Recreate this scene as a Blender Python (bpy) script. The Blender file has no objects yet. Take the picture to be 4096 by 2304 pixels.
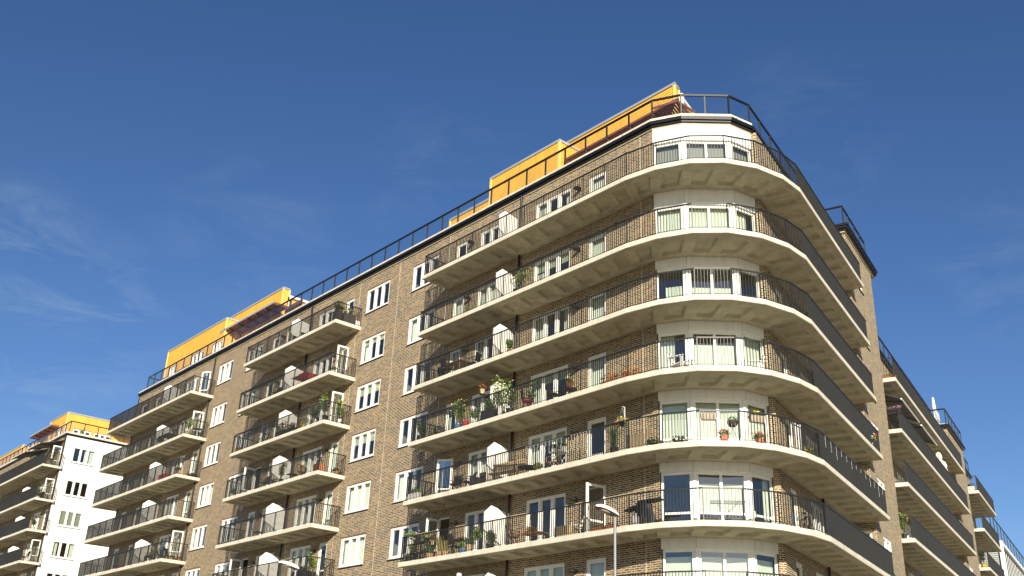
import bpy, math, random
from mathutils import Vector, Matrix
C = bpy.data.collections.new('place'); bpy.context.scene.collection.children.link(C)
sc = bpy.context.scene
rad = math.radians

# ---------------------------------------------------------------- camera
cam_d = bpy.data.cameras.new('camera'); cam = bpy.data.objects.new('camera', cam_d); C.objects.link(cam)

_r = Vector((0.6558219, 0.7538937, 0.0392674)).normalized(); _u = _r.cross(Vector((-0.6992783, 0.5870666, 0.4078758)).normalized()); _f = Vector((-0.6992783, 0.5870666, 0.4078758)).normalized()
cam.matrix_world = Matrix(((_r.x, _u.x, -_f.x, 0), (_r.y, _u.y, -_f.y, 0), (_r.z, _u.z, -_f.z, 1.6), (0, 0, 0, 1)))
cam_d.sensor_width = 36; cam_d.lens = 4020.56/4096*36; cam_d.clip_end = 3000; cam_d.clip_start = 0.1
sc.camera = cam
# ---------------------------------------------------------------- light: low sun from the front right
SUN = Vector((1.28, -1.0, 0.535)).normalized()
SUN_EL = math.asin(SUN.z)
SUN_AZ = math.atan2(SUN.x, SUN.y)
w = bpy.data.worlds.new('World'); sc.world = w; w.use_nodes = True
nt = w.node_tree; nt.nodes.clear()
sky = nt.nodes.new('ShaderNodeTexSky'); sky.sky_type = 'NISHITA'; sky.sun_disc = False
sky.sun_elevation = SUN_EL; sky.sun_rotation = SUN_AZ; sky.altitude = 60; sky.air_density = 0.85; sky.dust_density = 0.3; sky.ozone_density = 2.6
bg = nt.nodes.new('ShaderNodeBackground'); bg.inputs['Strength'].default_value = 0.0745
wo = nt.nodes.new('ShaderNodeOutputWorld')
tc = nt.nodes.new('ShaderNodeTexCoord')
# faint high cirrus, part of the sky
mp = nt.nodes.new('ShaderNodeMapping'); mp.inputs['Scale'].default_value = (5.0, 5.0, 16.0); mp.inputs['Rotation'].default_value = (0.22, 0.12, 0.3)
ns = nt.nodes.new('ShaderNodeTexNoise'); ns.inputs['Scale'].default_value = 1.7; ns.inputs['Detail'].default_value = 11; ns.inputs['Roughness'].default_value = 0.66; ns.inputs['Distortion'].default_value = 0.5
cr = nt.nodes.new('ShaderNodeValToRGB'); cr.color_ramp.elements[0].position = 0.47; cr.color_ramp.elements[1].position = 0.80
nt.links.new(tc.outputs['Generated'], mp.inputs['Vector']); nt.links.new(mp.outputs['Vector'], ns.inputs['Vector']); nt.links.new(ns.outputs['Fac'], cr.inputs['Fac'])
acc = None      # wisps drift in a few parts of the sky only
for d, lo, amp in (((-0.915, 0.185, 0.369), 0.9955, 1.1), ((-0.912, 0.245, 0.322), 0.9935, 1.1), ((-0.828, 0.364, 0.426), 0.994, 0.4), ((-0.709, 0.51, 0.487), 0.994, 0.35), ((-0.447, 0.723, 0.527), 0.994, 0.3), ((-0.331, 0.854, 0.402), 0.996, 0.5), ((-0.30, 0.92, 0.23), 0.995, 0.6)):
    dp = nt.nodes.new('ShaderNodeVectorMath'); dp.operation = 'DOT_PRODUCT'; dp.inputs[1].default_value = Vector(d).normalized(); nt.links.new(tc.outputs['Generated'], dp.inputs[0])
    mr = nt.nodes.new('ShaderNodeMapRange'); mr.interpolation_type = 'SMOOTHSTEP'; mr.inputs['From Min'].default_value = lo; mr.inputs['From Max'].default_value = 1.0; mr.inputs['To Max'].default_value = amp; nt.links.new(dp.outputs['Value'], mr.inputs['Value'])
    if acc is None: acc = mr.outputs['Result']
    else:
        mm_ = nt.nodes.new('ShaderNodeMath'); mm_.operation = 'MAXIMUM'; nt.links.new(acc, mm_.inputs[0]); nt.links.new(mr.outputs['Result'], mm_.inputs[1]); acc = mm_.outputs[0]
mu = nt.nodes.new('ShaderNodeMath'); mu.operation = 'MULTIPLY'; nt.links.new(cr.outputs['Color'], mu.inputs[0]); nt.links.new(acc, mu.inputs[1])
mu2 = nt.nodes.new('ShaderNodeMath'); mu2.operation = 'MULTIPLY'; mu2.inputs[1].default_value = 0.26; nt.links.new(mu.outputs[0], mu2.inputs[0])
mx = nt.nodes.new('ShaderNodeMix'); mx.data_type = 'RGBA'; mx.inputs['B'].default_value = (4.6, 5.6, 6.6, 1)
hs = nt.nodes.new('ShaderNodeHueSaturation'); hs.inputs['Saturation'].default_value = 1.16; hs.inputs['Hue'].default_value = 0.509; hs.inputs['Value'].default_value = 1.0
nt.links.new(sky.outputs['Color'], hs.inputs['Color'])
nt.links.new(mu2.outputs[0], mx.inputs['Factor']); nt.links.new(hs.outputs['Color'], mx.inputs['A']); nt.links.new(mx.outputs['Result'], bg.inputs['Color'])
nt.links.new(bg.outputs['Background'], wo.inputs['Surface'])
sl = bpy.data.lights.new('sun', 'SUN'); sl.energy = 4.95; sl.angle = rad(0.53); sl.color = (1.0, 0.915, 0.76)
so = bpy.data.objects.new('sun', sl); C.objects.link(so); so.rotation_euler = SUN.to_track_quat('Z', 'Y').to_euler(); so.location = (30, -30, 40)
sc.view_settings.view_transform = 'Standard'; sc.view_settings.look = 'None'; sc.view_settings.exposure = 0.68; sc.view_settings.gamma = 1
# ---------------------------------------------------------------- materials
M = {}
def mat(name, col, rough=0.6, metal=0.0, noise=0.0, nscale=3.0, bump=0.0, bscale=40.0, emit=None, trans=0.0, coat=0.0, streak=0.0):
    m = bpy.data.materials.new(name); m.use_nodes = True; t = m.node_tree; b = t.nodes['Principled BSDF']
    b.inputs['Base Color'].default_value = (*col, 1); b.inputs['Roughness'].default_value = rough; b.inputs['Metallic'].default_value = metal
    if coat: b.inputs['Coat Weight'].default_value = coat
    if trans: b.inputs['Transmission Weight'].default_value = trans
    g = t.nodes.new('ShaderNodeNewGeometry')
    if noise:
        n = t.nodes.new('ShaderNodeTexNoise'); n.inputs['Scale'].default_value = nscale; n.inputs['Detail'].default_value = 6; n.inputs['Roughness'].default_value = 0.65
        t.links.new(g.outputs['Position'], n.inputs['Vector'])
        mr = t.nodes.new('ShaderNodeMapRange'); mr.inputs['From Min'].default_value = 0.3; mr.inputs['From Max'].default_value = 0.7
        mr.inputs['To Min'].default_value = 1 - noise; mr.inputs['To Max'].default_value = 1 + noise*0.6
        t.links.new(n.outputs['Fac'], mr.inputs['Value'])
        mm = t.nodes.new('ShaderNodeMix'); mm.data_type = 'RGBA'; mm.blend_type = 'MULTIPLY'; mm.inputs['Factor'].default_value = 1; mm.inputs['A'].default_value = (*col, 1)
        t.links.new(mr.outputs['Result'], mm.inputs['B']); t.links.new(mm.outputs['Result'], b.inputs['Base Color'])
        if streak:      # rain streaks and grime running down the face
            mp_ = t.nodes.new('ShaderNodeMapping'); mp_.inputs['Scale'].default_value = (7, 7, 0.7); t.links.new(g.outputs['Position'], mp_.inputs['Vector'])
            n3 = t.nodes.new('ShaderNodeTexNoise'); n3.inputs['Scale'].default_value = 1.0; n3.inputs['Detail'].default_value = 5; t.links.new(mp_.outputs['Vector'], n3.inputs['Vector'])
            m3 = t.nodes.new('ShaderNodeMapRange'); m3.inputs['From Min'].default_value = 0.48; m3.inputs['From Max'].default_value = 0.72; m3.inputs['To Min'].default_value = 1.0; m3.inputs['To Max'].default_value = 1-streak
            t.links.new(n3.outputs['Fac'], m3.inputs['Value'])
            m4 = t.nodes.new('ShaderNodeMix'); m4.data_type = 'RGBA'; m4.blend_type = 'MULTIPLY'; m4.inputs['Factor'].default_value = 1
            t.links.new(mm.outputs['Result'], m4.inputs['A']); t.links.new(m3.outputs['Result'], m4.inputs['B']); t.links.new(m4.outputs['Result'], b.inputs['Base Color'])
    if bump:
        n = t.nodes.new('ShaderNodeTexNoise'); n.inputs['Scale'].default_value = bscale; n.inputs['Detail'].default_value = 4
        t.links.new(g.outputs['Position'], n.inputs['Vector'])
        bp = t.nodes.new('ShaderNodeBump'); bp.inputs['Strength'].default_value = bump; bp.inputs['Distance'].default_value = 0.02
        t.links.new(n.outputs['Fac'], bp.inputs['Height']); t.links.new(bp.outputs['Normal'], b.inputs['Normal'])
    if emit: b.inputs['Emission Color'].default_value = (*emit, 1); b.inputs['Emission Strength'].default_value = 1
    M[name] = m; return m

def brick_mat(name, tones, mortar):
    m = bpy.data.materials.new(name); m.use_nodes = True; t = m.node_tree; b = t.nodes['Principled BSDF']; L = t.links.new
    b.inputs['Roughness'].default_value = 0.88
    g = t.nodes.new('ShaderNodeNewGeometry')
    cx = t.nodes.new('ShaderNodeVectorMath'); cx.operation = 'CROSS_PRODUCT'; cx.inputs[0].default_value = (0, 0, 1)
    L(g.outputs['True Normal'], cx.inputs[1])
    dt = t.nodes.new('ShaderNodeVectorMath'); dt.operation = 'DOT_PRODUCT'; L(cx.outputs['Vector'], dt.inputs[0]); L(g.outputs['Position'], dt.inputs[1])
    sp = t.nodes.new('ShaderNodeSeparateXYZ'); L(g.outputs['Position'], sp.inputs['Vector'])
    cb = t.nodes.new('ShaderNodeCombineXYZ'); L(dt.outputs['Value'], cb.inputs['X']); L(sp.outputs['Z'], cb.inputs['Y'])
    br = t.nodes.new('ShaderNodeTexBrick'); br.offset = 0.37; br.offset_frequency = 2; br.squash = 1.0
    br.inputs['Color1'].default_value = (0, 0, 0, 1); br.inputs['Color2'].default_value = (1, 1, 1, 1); br.inputs['Mortar'].default_value = (0.5, 0.5, 0.5, 1)
    br.inputs['Scale'].default_value = 1; br.inputs['Brick Width'].default_value = 0.265; br.inputs['Row Height'].default_value = 0.0815
    br.inputs['Mortar Size'].default_value = 0.0125; br.inputs['Mortar Smooth'].default_value = 0.08; br.inputs['Bias'].default_value = 0
    L(cb.outputs['Vector'], br.inputs['Vector'])
    rp = t.nodes.new('ShaderNodeValToRGB'); rp.color_ramp.interpolation = 'LINEAR'
    e = rp.color_ramp.elements
    while len(e) < len(tones): e.new(0.5)
    for i, (p, c) in enumerate(tones): e[i].position = p; e[i].color = (*c, 1)
    L(br.outputs['Color'], rp.inputs['Fac'])
    n = t.nodes.new('ShaderNodeTexNoise'); n.inputs['Scale'].default_value = 0.35; n.inputs['Detail'].default_value = 5; L(g.outputs['Position'], n.inputs['Vector'])
    mr = t.nodes.new('ShaderNodeMapRange'); mr.inputs['From Min'].default_value = 0.3; mr.inputs['From Max'].default_value = 0.7; mr.inputs['To Min'].default_value = 0.86; mr.inputs['To Max'].default_value = 1.12
    L(n.outputs['Fac'], mr.inputs['Value'])
    mm = t.nodes.new('ShaderNodeMix'); mm.data_type = 'RGBA'; mm.blend_type = 'MULTIPLY'; mm.inputs['Factor'].default_value = 1
    L(rp.outputs['Color'], mm.inputs['A']); L(mr.outputs['Result'], mm.inputs['B'])
    mx = t.nodes.new('ShaderNodeMix'); mx.data_type = 'RGBA'; mx.inputs['B'].default_value = (*mortar, 1)
    L(br.outputs['Fac'], mx.inputs['Factor']); L(mm.outputs['Result'], mx.inputs['A']); L(mx.outputs['Result'], b.inputs['Base Color'])
    bp = t.nodes.new('ShaderNodeBump'); bp.invert = True; bp.inputs['Strength'].default_value = 0.6; bp.inputs['Distance'].default_value = 0.012
    L(br.outputs['Fac'], bp.inputs['Height']); L(bp.outputs['Normal'], b.inputs['Normal'])
    M[name] = m; return m

brick_mat('brick', [(0.0, (0.048, 0.042, 0.041)), (0.28, (0.092, 0.065, 0.044)), (0.62, (0.182, 0.110, 0.052)), (1.0, (0.305, 0.188, 0.086))], (0.53, 0.455, 0.31))

def concrete_mat(name, col):
    m = mat(name, col, 0.85, noise=0.16, nscale=1.4, bump=0.12, bscale=30, streak=0.16)
    return m
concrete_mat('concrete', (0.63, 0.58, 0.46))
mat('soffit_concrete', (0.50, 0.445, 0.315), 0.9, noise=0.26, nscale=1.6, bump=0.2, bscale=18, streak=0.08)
mat('render_white', (0.84, 0.83, 0.76), 0.9, noise=0.07, nscale=0.4, bump=0.05, bscale=60, streak=0.10)
mat('white_paint', (0.82, 0.81, 0.75), 0.42, noise=0.05, nscale=2.0)
mat('white_panel', (0.80, 0.79, 0.74), 0.5, noise=0.05, nscale=1.0, streak=0.10)
mat('dark_metal', (0.030, 0.030, 0.028), 0.45, metal=0.35, noise=0.25, nscale=6)
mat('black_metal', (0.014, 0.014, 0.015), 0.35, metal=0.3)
mat('grey_metal', (0.24, 0.245, 0.25), 0.5, metal=0.4, noise=0.1, nscale=5)
mat('zinc', (0.44, 0.48, 0.52), 0.45, metal=0.4, noise=0.08, nscale=2)
mat('yellow_clad', (0.83, 0.45, 0.070), 0.6, noise=0.12, nscale=1.1, streak=0.18)
mat('yellow_trim', (0.84, 0.55, 0.16), 0.5)
mat('pergola_wood', (0.17, 0.065, 0.040), 0.6, noise=0.3, nscale=8)
mat('room', (0.24, 0.235, 0.20), 0.9)
mat('room_floor', (0.16, 0.10, 0.06), 0.7)
mat('ceiling', (0.45, 0.44, 0.40), 0.9)
mat('curtain', (0.64, 0.65, 0.58), 0.9, noise=0.05, nscale=4)
mat('blind', (0.50, 0.53, 0.42), 0.9)
mat('grey_blind', (0.27, 0.28, 0.23), 0.9)
mat('black_cloth', (0.012, 0.012, 0.013), 0.6)
mat('grey_cloth', (0.30, 0.29, 0.27), 0.9)
mat('terracotta', (0.50, 0.17, 0.07), 0.8, noise=0.15, nscale=12)
mat('pale_clay', (0.55, 0.36, 0.20), 0.8, noise=0.15, nscale=12)
mat('blue_glaze', (0.10, 0.20, 0.42), 0.25)
mat('white_pot', (0.78, 0.76, 0.70), 0.5)
mat('black_pot', (0.02, 0.02, 0.022), 0.5)
mat('yellow_pot', (0.72, 0.56, 0.10), 0.5)
mat('wicker', (0.42, 0.35, 0.25), 0.85, noise=0.4, nscale=30, bump=0.5, bscale=90)
mat('dark_wicker', (0.035, 0.028, 0.025), 0.8, noise=0.4, nscale=30)
mat('wood', (0.36, 0.21, 0.10), 0.65, noise=0.25, nscale=10)
mat('pale_wood', (0.48, 0.36, 0.21), 0.7, noise=0.2, nscale=10)
mat('leaf', (0.075, 0.13, 0.030), 0.6, noise=0.45, nscale=9)
mat('leaf_bright', (0.16, 0.24, 0.035), 0.6, noise=0.35, nscale=9)
mat('leaf_dark', (0.03, 0.055, 0.018), 0.6, noise=0.4, nscale=9)
mat('straw', (0.34, 0.30, 0.10), 0.8, noise=0.4, nscale=12)
mat('stem', (0.10, 0.075, 0.035), 0.8)
mat('soil', (0.03, 0.02, 0.014), 0.95)
mat('red_flower', (0.70, 0.035, 0.02), 0.6)
mat('pink_flower', (0.72, 0.18, 0.34), 0.6)
mat('yellow_flower', (0.80, 0.66, 0.06), 0.6)
mat('white_flower', (0.85, 0.82, 0.76), 0.6)
mat('orange_flower', (0.80, 0.26, 0.03), 0.6)
mat('violet_flower', (0.34, 0.16, 0.42), 0.6)
mat('red_cloth', (0.55, 0.02, 0.05), 0.85)
mat('orange_cloth', (0.75, 0.30, 0.04), 0.85)
mat('cream_cloth', (0.72, 0.68, 0.54), 0.9, noise=0.08, nscale=6)
mat('awning_cloth', (0.18, 0.17, 0.155), 0.9)
mat('skin', (0.55, 0.30, 0.20), 0.6)
mat('hair', (0.10, 0.055, 0.03), 0.7)
mat('lamp_shade', (0.62, 0.58, 0.30), 0.8)
mat('lamp_glass', (0.55, 0.42, 0.32), 0.12, coat=0.5)
mat('paving', (0.20, 0.18, 0.135), 0.9, noise=0.25, nscale=0.25, bump=0.2, bscale=4)
mat('asphalt', (0.055, 0.055, 0.055), 0.9, noise=0.2, nscale=0.8)
mat('light_wire', (0.75, 0.74, 0.66), 0.4)
mat('louvre', (0.50, 0.52, 0.50), 0.5, metal=0.3)

def glass_mat(name, tint, f0=0.08, rough=0.015):
    m = bpy.data.materials.new(name); m.use_nodes = True; t = m.node_tree; t.nodes.clear(); L = t.links.new
    o = t.nodes.new('ShaderNodeOutputMaterial'); tr = t.nodes.new('ShaderNodeBsdfTransparent'); gl = t.nodes.new('ShaderNodeBsdfGlossy')
    tr.inputs['Color'].default_value = (*tint, 1); gl.inputs['Roughness'].default_value = rough; gl.inputs['Color'].default_value = (0.96, 0.98, 0.96, 1)
    g = t.nodes.new('ShaderNodeNewGeometry'); d = t.nodes.new('ShaderNodeVectorMath'); d.operation = 'DOT_PRODUCT'; L(g.outputs['Normal'], d.inputs[0]); L(g.outputs['Incoming'], d.inputs[1])
    a = t.nodes.new('ShaderNodeMath'); a.operation = 'ABSOLUTE'; L(d.outputs['Value'], a.inputs[0])
    s = t.nodes.new('ShaderNodeMath'); s.operation = 'SUBTRACT'; s.inputs[0].default_value = 1.0; L(a.outputs[0], s.inputs[1])
    p = t.nodes.new('ShaderNodeMath'); p.operation = 'POWER'; p.inputs[1].default_value = 4.5; L(s.outputs[0], p.inputs[0])
    r = t.nodes.new('ShaderNodeMapRange'); r.inputs['To Min'].default_value = f0; r.inputs['To Max'].default_value = 1.0; L(p.outputs[0], r.inputs['Value'])
    mx = t.nodes.new('ShaderNodeMixShader'); L(r.outputs['Result'], mx.inputs['Fac']); L(tr.outputs[0], mx.inputs[1]); L(gl.outputs[0], mx.inputs[2]); L(mx.outputs[0], o.inputs['Surface'])
    M[name] = m
glass_mat('glass', (0.85, 0.90, 0.85), 0.15)
glass_mat('leaf_glass', (0.80, 0.86, 0.82), 0.34)
glass_mat('clear_glass', (0.90, 0.93, 0.93), 0.05)

# ---------------------------------------------------------------- mesh helpers
class MB:
    def __init__(s): s.v = []; s.f = []; s.m = []
    def poly(s, pts, mi=0):
        n = len(s.v); s.v += [tuple(p) for p in pts]; s.f.append(tuple(range(n, n+len(pts)))); s.m.append(mi)
    def hexa(s, p, mi=0):      # 8 corners: bottom ring 0-3, top ring 4-7
        n = len(s.v); s.v += [tuple(q) for q in p]
        for f in ((3, 2, 1, 0), (4, 5, 6, 7), (0, 1, 5, 4), (1, 2, 6, 5), (2, 3, 7, 6), (3, 0, 4, 7)):
            s.f.append(tuple(n+i for i in f)); s.m.append(mi)
    def box(s, x0, y0, z0, x1, y1, z1, mi=0):
        s.hexa([(x0, y0, z0), (x1, y0, z0), (x1, y1, z0), (x0, y1, z0), (x0, y0, z1), (x1, y0, z1), (x1, y1, z1), (x0, y1, z1)], mi)
    def bar(s, p, t, w, d, z0, z1, mi=0):   # upright box at p (xy), width w along t, depth d across
        nx, ny = t[1], -t[0]; a, b = w/2, d/2
        c = [(p[0]+t[0]*i*a+nx*j*b, p[1]+t[1]*i*a+ny*j*b) for i, j in ((-1, -1), (1, -1), (1, 1), (-1, 1))]
        # keep outward winding
        c = c[::-1]
        s.hexa([(x, y, z0) for x, y in c]+[(x, y, z1) for x, y in c], mi)
    def tube(s, p0, p1, r0, r1=None, n=8, mi=0, cap=True):
        r1 = r0 if r1 is None else r1; p0 = Vector(p0); p1 = Vector(p1); d = (p1-p0).normalized()
        a = d.cross(Vector((0, 0, 1)));
        if a.length < 1e-3: a = Vector((1, 0, 0))
        a.normalize(); b = d.cross(a); k = len(s.v)
        for (p, r) in ((p0, r0), (p1, r1)):
            for i in range(n):
                th = 2*math.pi*i/n; s.v.append(tuple(p+a*r*math.cos(th)+b*r*math.sin(th)))
        for i in range(n):
            j = (i+1) % n; s.f.append((k+i, k+j, k+n+j, k+n+i)); s.m.append(mi)
        if cap:
            s.f.append(tuple(k+i for i in reversed(range(n)))); s.m.append(mi); s.f.append(tuple(k+n+i for i in range(n))); s.m.append(mi)
    def path(s, pts, r, n=6, mi=0):
        for a, b in zip(pts, pts[1:]): s.tube(a, b, r, r, n, mi)
    def lathe(s, c, prof, n=16, mi=0, sx=1, sy=1):
        k = len(s.v)
        for (r, z) in prof:
            for i in range(n):
                th = 2*math.pi*i/n; s.v.append((c[0]+r*sx*math.cos(th), c[1]+r*sy*math.sin(th), c[2]+z))
        for j in range(len(prof)-1):
            for i in range(n):
                i2 = (i+1) % n; s.f.append((k+j*n+i, k+j*n+i2, k+(j+1)*n+i2, k+(j+1)*n+i)); s.m.append(mi)
    def leaves(s, c, rx, ry, rz, n, size, rnd, mi=0, droop=0.0, shell=0.35):
        for _ in range(n):
            while True:
                a, b, d = rnd.uniform(-1, 1), rnd.uniform(-1, 1), rnd.uniform(-1, 1); q = a*a+b*b+d*d
                if shell < q <= 1: break
            p = Vector((c[0]+a*rx, c[1]+b*ry, c[2]+d*rz))
            u = Vector((rnd.gauss(0, 1), rnd.gauss(0, 1), rnd.gauss(0, 0.6)-droop)).normalized(); v = u.cross(Vector((rnd.gauss(0, 1), rnd.gauss(0, 1), rnd.gauss(0, 1)))).normalized()
            l = size*rnd.uniform(0.6, 1.3); h = l*rnd.uniform(0.28, 0.5)
            s.poly([p, p+u*l*0.5+v*h, p+u*l, p+u*l*0.5-v*h], mi)
    def blades(s, c, r, h, n, rnd, mi=0, lean=0.35, w=0.012):
        for _ in range(n):
            th = rnd.uniform(0, 6.283); d = rnd.uniform(0, r); b = Vector((c[0]+d*math.cos(th), c[1]+d*math.sin(th), c[2]))
            ph = rnd.uniform(0, 6.283); hh = h*rnd.uniform(0.6, 1.05); le = lean*rnd.uniform(0.2, 1)*hh; o = Vector((math.cos(ph)*le, math.sin(ph)*le, 0)); sd = Vector((-math.sin(ph), math.cos(ph), 0))*w
            m1 = b+Vector((0, 0, hh*0.6))+o*0.35; tp = b+Vector((0, 0, hh))+o
            s.poly([b-sd, b+sd, m1+sd, m1-sd], mi); s.poly([m1-sd, m1+sd, tp], mi)
    def build(s, name, mats, parent=None, loc=None, smooth=False):
        me = bpy.data.meshes.new(name); me.from_pydata(s.v, [], s.f)
        for m in (mats if isinstance(mats, (list, tuple)) else [mats]): me.materials.append(M[m])
        me.polygons.foreach_set('material_index', s.m)
        if smooth: me.polygons.foreach_set('use_smooth', [True]*len(s.f))
        me.update(); return link(name, me, parent, loc)

def link(name, me, parent=None, loc=None, rz=0):
    o = bpy.data.objects.new(name, me); C.objects.link(o)
    if loc is not None: o.location = loc
    if rz: o.rotation_euler = (0, 0, rz)
    if parent is not None:
        o.parent = parent; o.matrix_parent_inverse = INV.get(parent.name, Matrix.Identity(4))
    return o
INV = {}          # parents whose children are given in world coordinates
def thing(name, label, cat, loc=(0, 0, 0), rz=0, group=None, world=False):
    o = bpy.data.objects.new(name, None); C.objects.link(o); o.location = loc; o.rotation_euler = (0, 0, rz); o.empty_display_size = 0.3
    o['label'] = label; o['category'] = cat
    if group: o['group'] = group
    if world: INV[o.name] = Matrix.Translation(-Vector(loc))
    return o
def tag(o, label, cat, group=None):
    o['label'] = label; o['category'] = cat
    if group: o['group'] = group
    return o
def sub(parent, o):            # o keeps world coordinates; parent is a part with identity world matrix
    return o
def V2(p): return Vector((p[0], p[1]))
def offset_path(pts, d):       # move a path to its right-hand side by d
    P = [V2(p) for p in pts]; out = []
    for i in range(len(P)):
        ns_ = []
        if i > 0: t = (P[i]-P[i-1]).normalized(); ns_.append(Vector((t.y, -t.x)))
        if i < len(P)-1: t = (P[i+1]-P[i]).normalized(); ns_.append(Vector((t.y, -t.x)))
        if len(ns_) == 1: out.append(P[i]+ns_[0]*d)
        else:
            b = (ns_[0]+ns_[1]).normalized(); out.append(P[i]+b*(d/max(0.3, b.dot(ns_[0]))))
    return out
def sweep(mb, pts, o0, o1, z0, z1, mi=0):   # o1 > o0, outward offsets
    A = offset_path(pts, o0); B = offset_path(pts, o1)
    for i in range(len(A)-1):
        a, b, c, d = A[i], A[i+1], B[i+1], B[i]
        q = [a, d, c, b]
        mb.hexa([(p.x, p.y, z0) for p in q]+[(p.x, p.y, z1) for p in q], mi)
def prism(mb, poly, z0, z1, mi=0):
    n = len(poly)
    mb.poly([(p[0], p[1], z1) for p in poly], mi); mb.poly([(p[0], p[1], z0) for p in reversed(poly)], mi)
    for i in range(n):
        a, b = poly[i], poly[(i+1) % n]; mb.poly([(a[0], a[1], z0), (b[0], b[1], z0), (b[0], b[1], z1), (a[0], a[1], z1)], mi)

# wall with real openings; o start, t tangent, n outward, holes (u0,u1,z0,z1)
def facade(mb, o, t, n, L, z0, z1, holes, depth=0.14, mi=0):
    us = sorted(set([0, L]+[h[0] for h in holes]+[h[1] for h in holes])); us = [u for u in us if 0 <= u <= L]
    P = lambda u, z, d=0: (o[0]+t[0]*u-n[0]*d, o[1]+t[1]*u-n[1]*d, z)
    for a, b in zip(us, us[1:]):
        if b-a < 1e-4: continue
        m = (a+b)/2; hs_ = sorted([(h[2], h[3]) for h in holes if h[0] < m < h[1]]); z = z0
        for (h0, h1) in hs_+[(z1, z1)]:
            if h0 > z+1e-4: mb.poly([P(a, z), P(b, z), P(b, h0), P(a, h0)], mi)
            z = max(z, h1)
    for (a, b, c, d) in holes:
        mb.poly([P(a, c), P(a, d), P(a, d, depth), P(a, c, depth)], mi); mb.poly([P(b, c), P(b, c, depth), P(b, d, depth), P(b, d)], mi)
        mb.poly([P(a, d), P(b, d), P(b, d, depth), P(a, d, depth)], mi); mb.poly([P(a, c), P(a, c, depth), P(b, c, depth), P(b, c)], mi)

# ---------------------------------------------------------------- measured layout (metres, camera at the origin, eye 1.6)
ZB = [23.086, 19.913, 17.059, 14.201, 11.355, 8.527, 5.677]     # slab undersides, top balcony first
TH = 0.22
ZT = [z+TH for z in ZB]
YF, YW = 26.994, 28.70
VV = [(-25.065, 26.994), (-23.595, 27.241), (-22.295, 27.830), (-21.289, 28.800), (-20.665, 30.034), (-20.428, 31.502), (-20.559, 32.875)]
UR = Vector((-0.308, 0.9514)).normalized(); NR = Vector((UR.y, -UR.x)); V7 = Vector(VV[6])
def RP(s, off): p = V7+UR*s-NR*off; return (p.x, p.y)
BAY = [(-25.0, 28.70), (-23.83, 29.28), (-22.43, 30.81), (-22.24, 32.0)]
B4 = (-22.06, 32.22)
OFFW = 1.66
ROOF = ZT[0]+3.12            # brick top of the front block
rnd = random.Random(7)

main = thing('apartment_block', 'brown brick corner apartment block with rounded wraparound concrete balconies and yellow penthouses', 'apartment building', (-50, 32, 0), world=True)
# ---------------------------------------------------------------- ground (below the frame, it lights the soffits)
g = MB(); g.poly([(-600, -600, -0.01), (600, -600, -0.01), (600, 600, -0.01), (-600, 600, -0.01)]); o = g.build('ground', 'paving'); o['kind'] = 'structure'
g = MB(); g.box(-300, 8, -0.009, 120, 20, 0.0); o = g.build('road', 'asphalt'); o['kind'] = 'structure'

# ---------------------------------------------------------------- windows and doors (meshes shared between repeats)
CACHE = {}
def shared(key, fn, mats):
    if key not in CACHE:
        mb = MB(); fn(mb); me = bpy.data.meshes.new(str(key[0])); me.from_pydata(mb.v, [], mb.f)
        for m in mats: me.materials.append(M[m])
        me.polygons.foreach_set('material_index', mb.m); me.update(); CACHE[key] = me
    return CACHE[key]
def frame_fn(w, h, n, bar):
    def fn(mb):
        a, y0, y1 = 0.075, 0.03, 0.14
        mb.box(0, y0, 0, a, y1, h); mb.box(w-a, y0, 0, w, y1, h); mb.box(a, y0, 0, w-a, y1, a); mb.box(a, y0, h-a, w-a, y1, h)
        lw = (w-2*a)/n
        for i in range(1, n): mb.box(a+lw*i-0.05, y0+0.002, a, a+lw*i+0.05, y1-0.002, h-a)
        for i in range(n):      # sashes
            x0 = a+lw*i+(0.05 if i else 0); x1 = a+lw*(i+1)-(0.05 if i < n-1 else 0); s = 0.055
            mb.box(x0, y0+0.015, a, x0+s, y1-0.02, h-a); mb.box(x1-s, y0+0.015, a, x1, y1-0.02, h-a)
            mb.box(x0+s, y0+0.015, a, x1-s, y1-0.02, a+s); mb.box(x0+s, y0+0.015, h-a-s, x1-s, y1-0.02, h-a)
            if bar: mb.box(x0+s, y0+0.01, bar, x1-s, y1-0.02, bar+0.07)
    return fn
def pane_fn(w, h):
    def fn(mb): mb.poly([(0.07, 0.115, 0.07), (w-0.07, 0.115, 0.07), (w-0.07, 0.115, h-0.07), (0.07, 0.115, h-0.07)])
    return fn
def sill_fn(w):
    def fn(mb):
        mb.hexa([(-0.03, -0.07, -0.045), (w+0.03, -0.07, -0.045), (w+0.03, 0.06, -0.03), (-0.03, 0.06, -0.03), (-0.03, -0.07, -0.03), (w+0.03, -0.07, -0.03), (w+0.03, 0.06, 0.0), (-0.03, 0.06, 0.0)])
        mb.box(-0.03, -0.055, -0.085, w+0.03, 0.0, -0.047, 1)  # black strip stands in for the shadow line below the sill
    return fn
def cloth(mb, x0, x1, z0, z1, y, amp=0.03, per=0.13, mi=0):
    n = max(4, int((x1-x0)/per*4)); pr = None
    for i in range(n+1):
        x = x0+(x1-x0)*i/n; yy = y+amp*math.sin((x-x0)/per*2*math.pi)
        if pr: mb.poly([(pr[0], pr[1], z0), (x, yy, z0), (x, yy, z1), (pr[0], pr[1], z1)], mi)
        pr = (x, yy)
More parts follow.
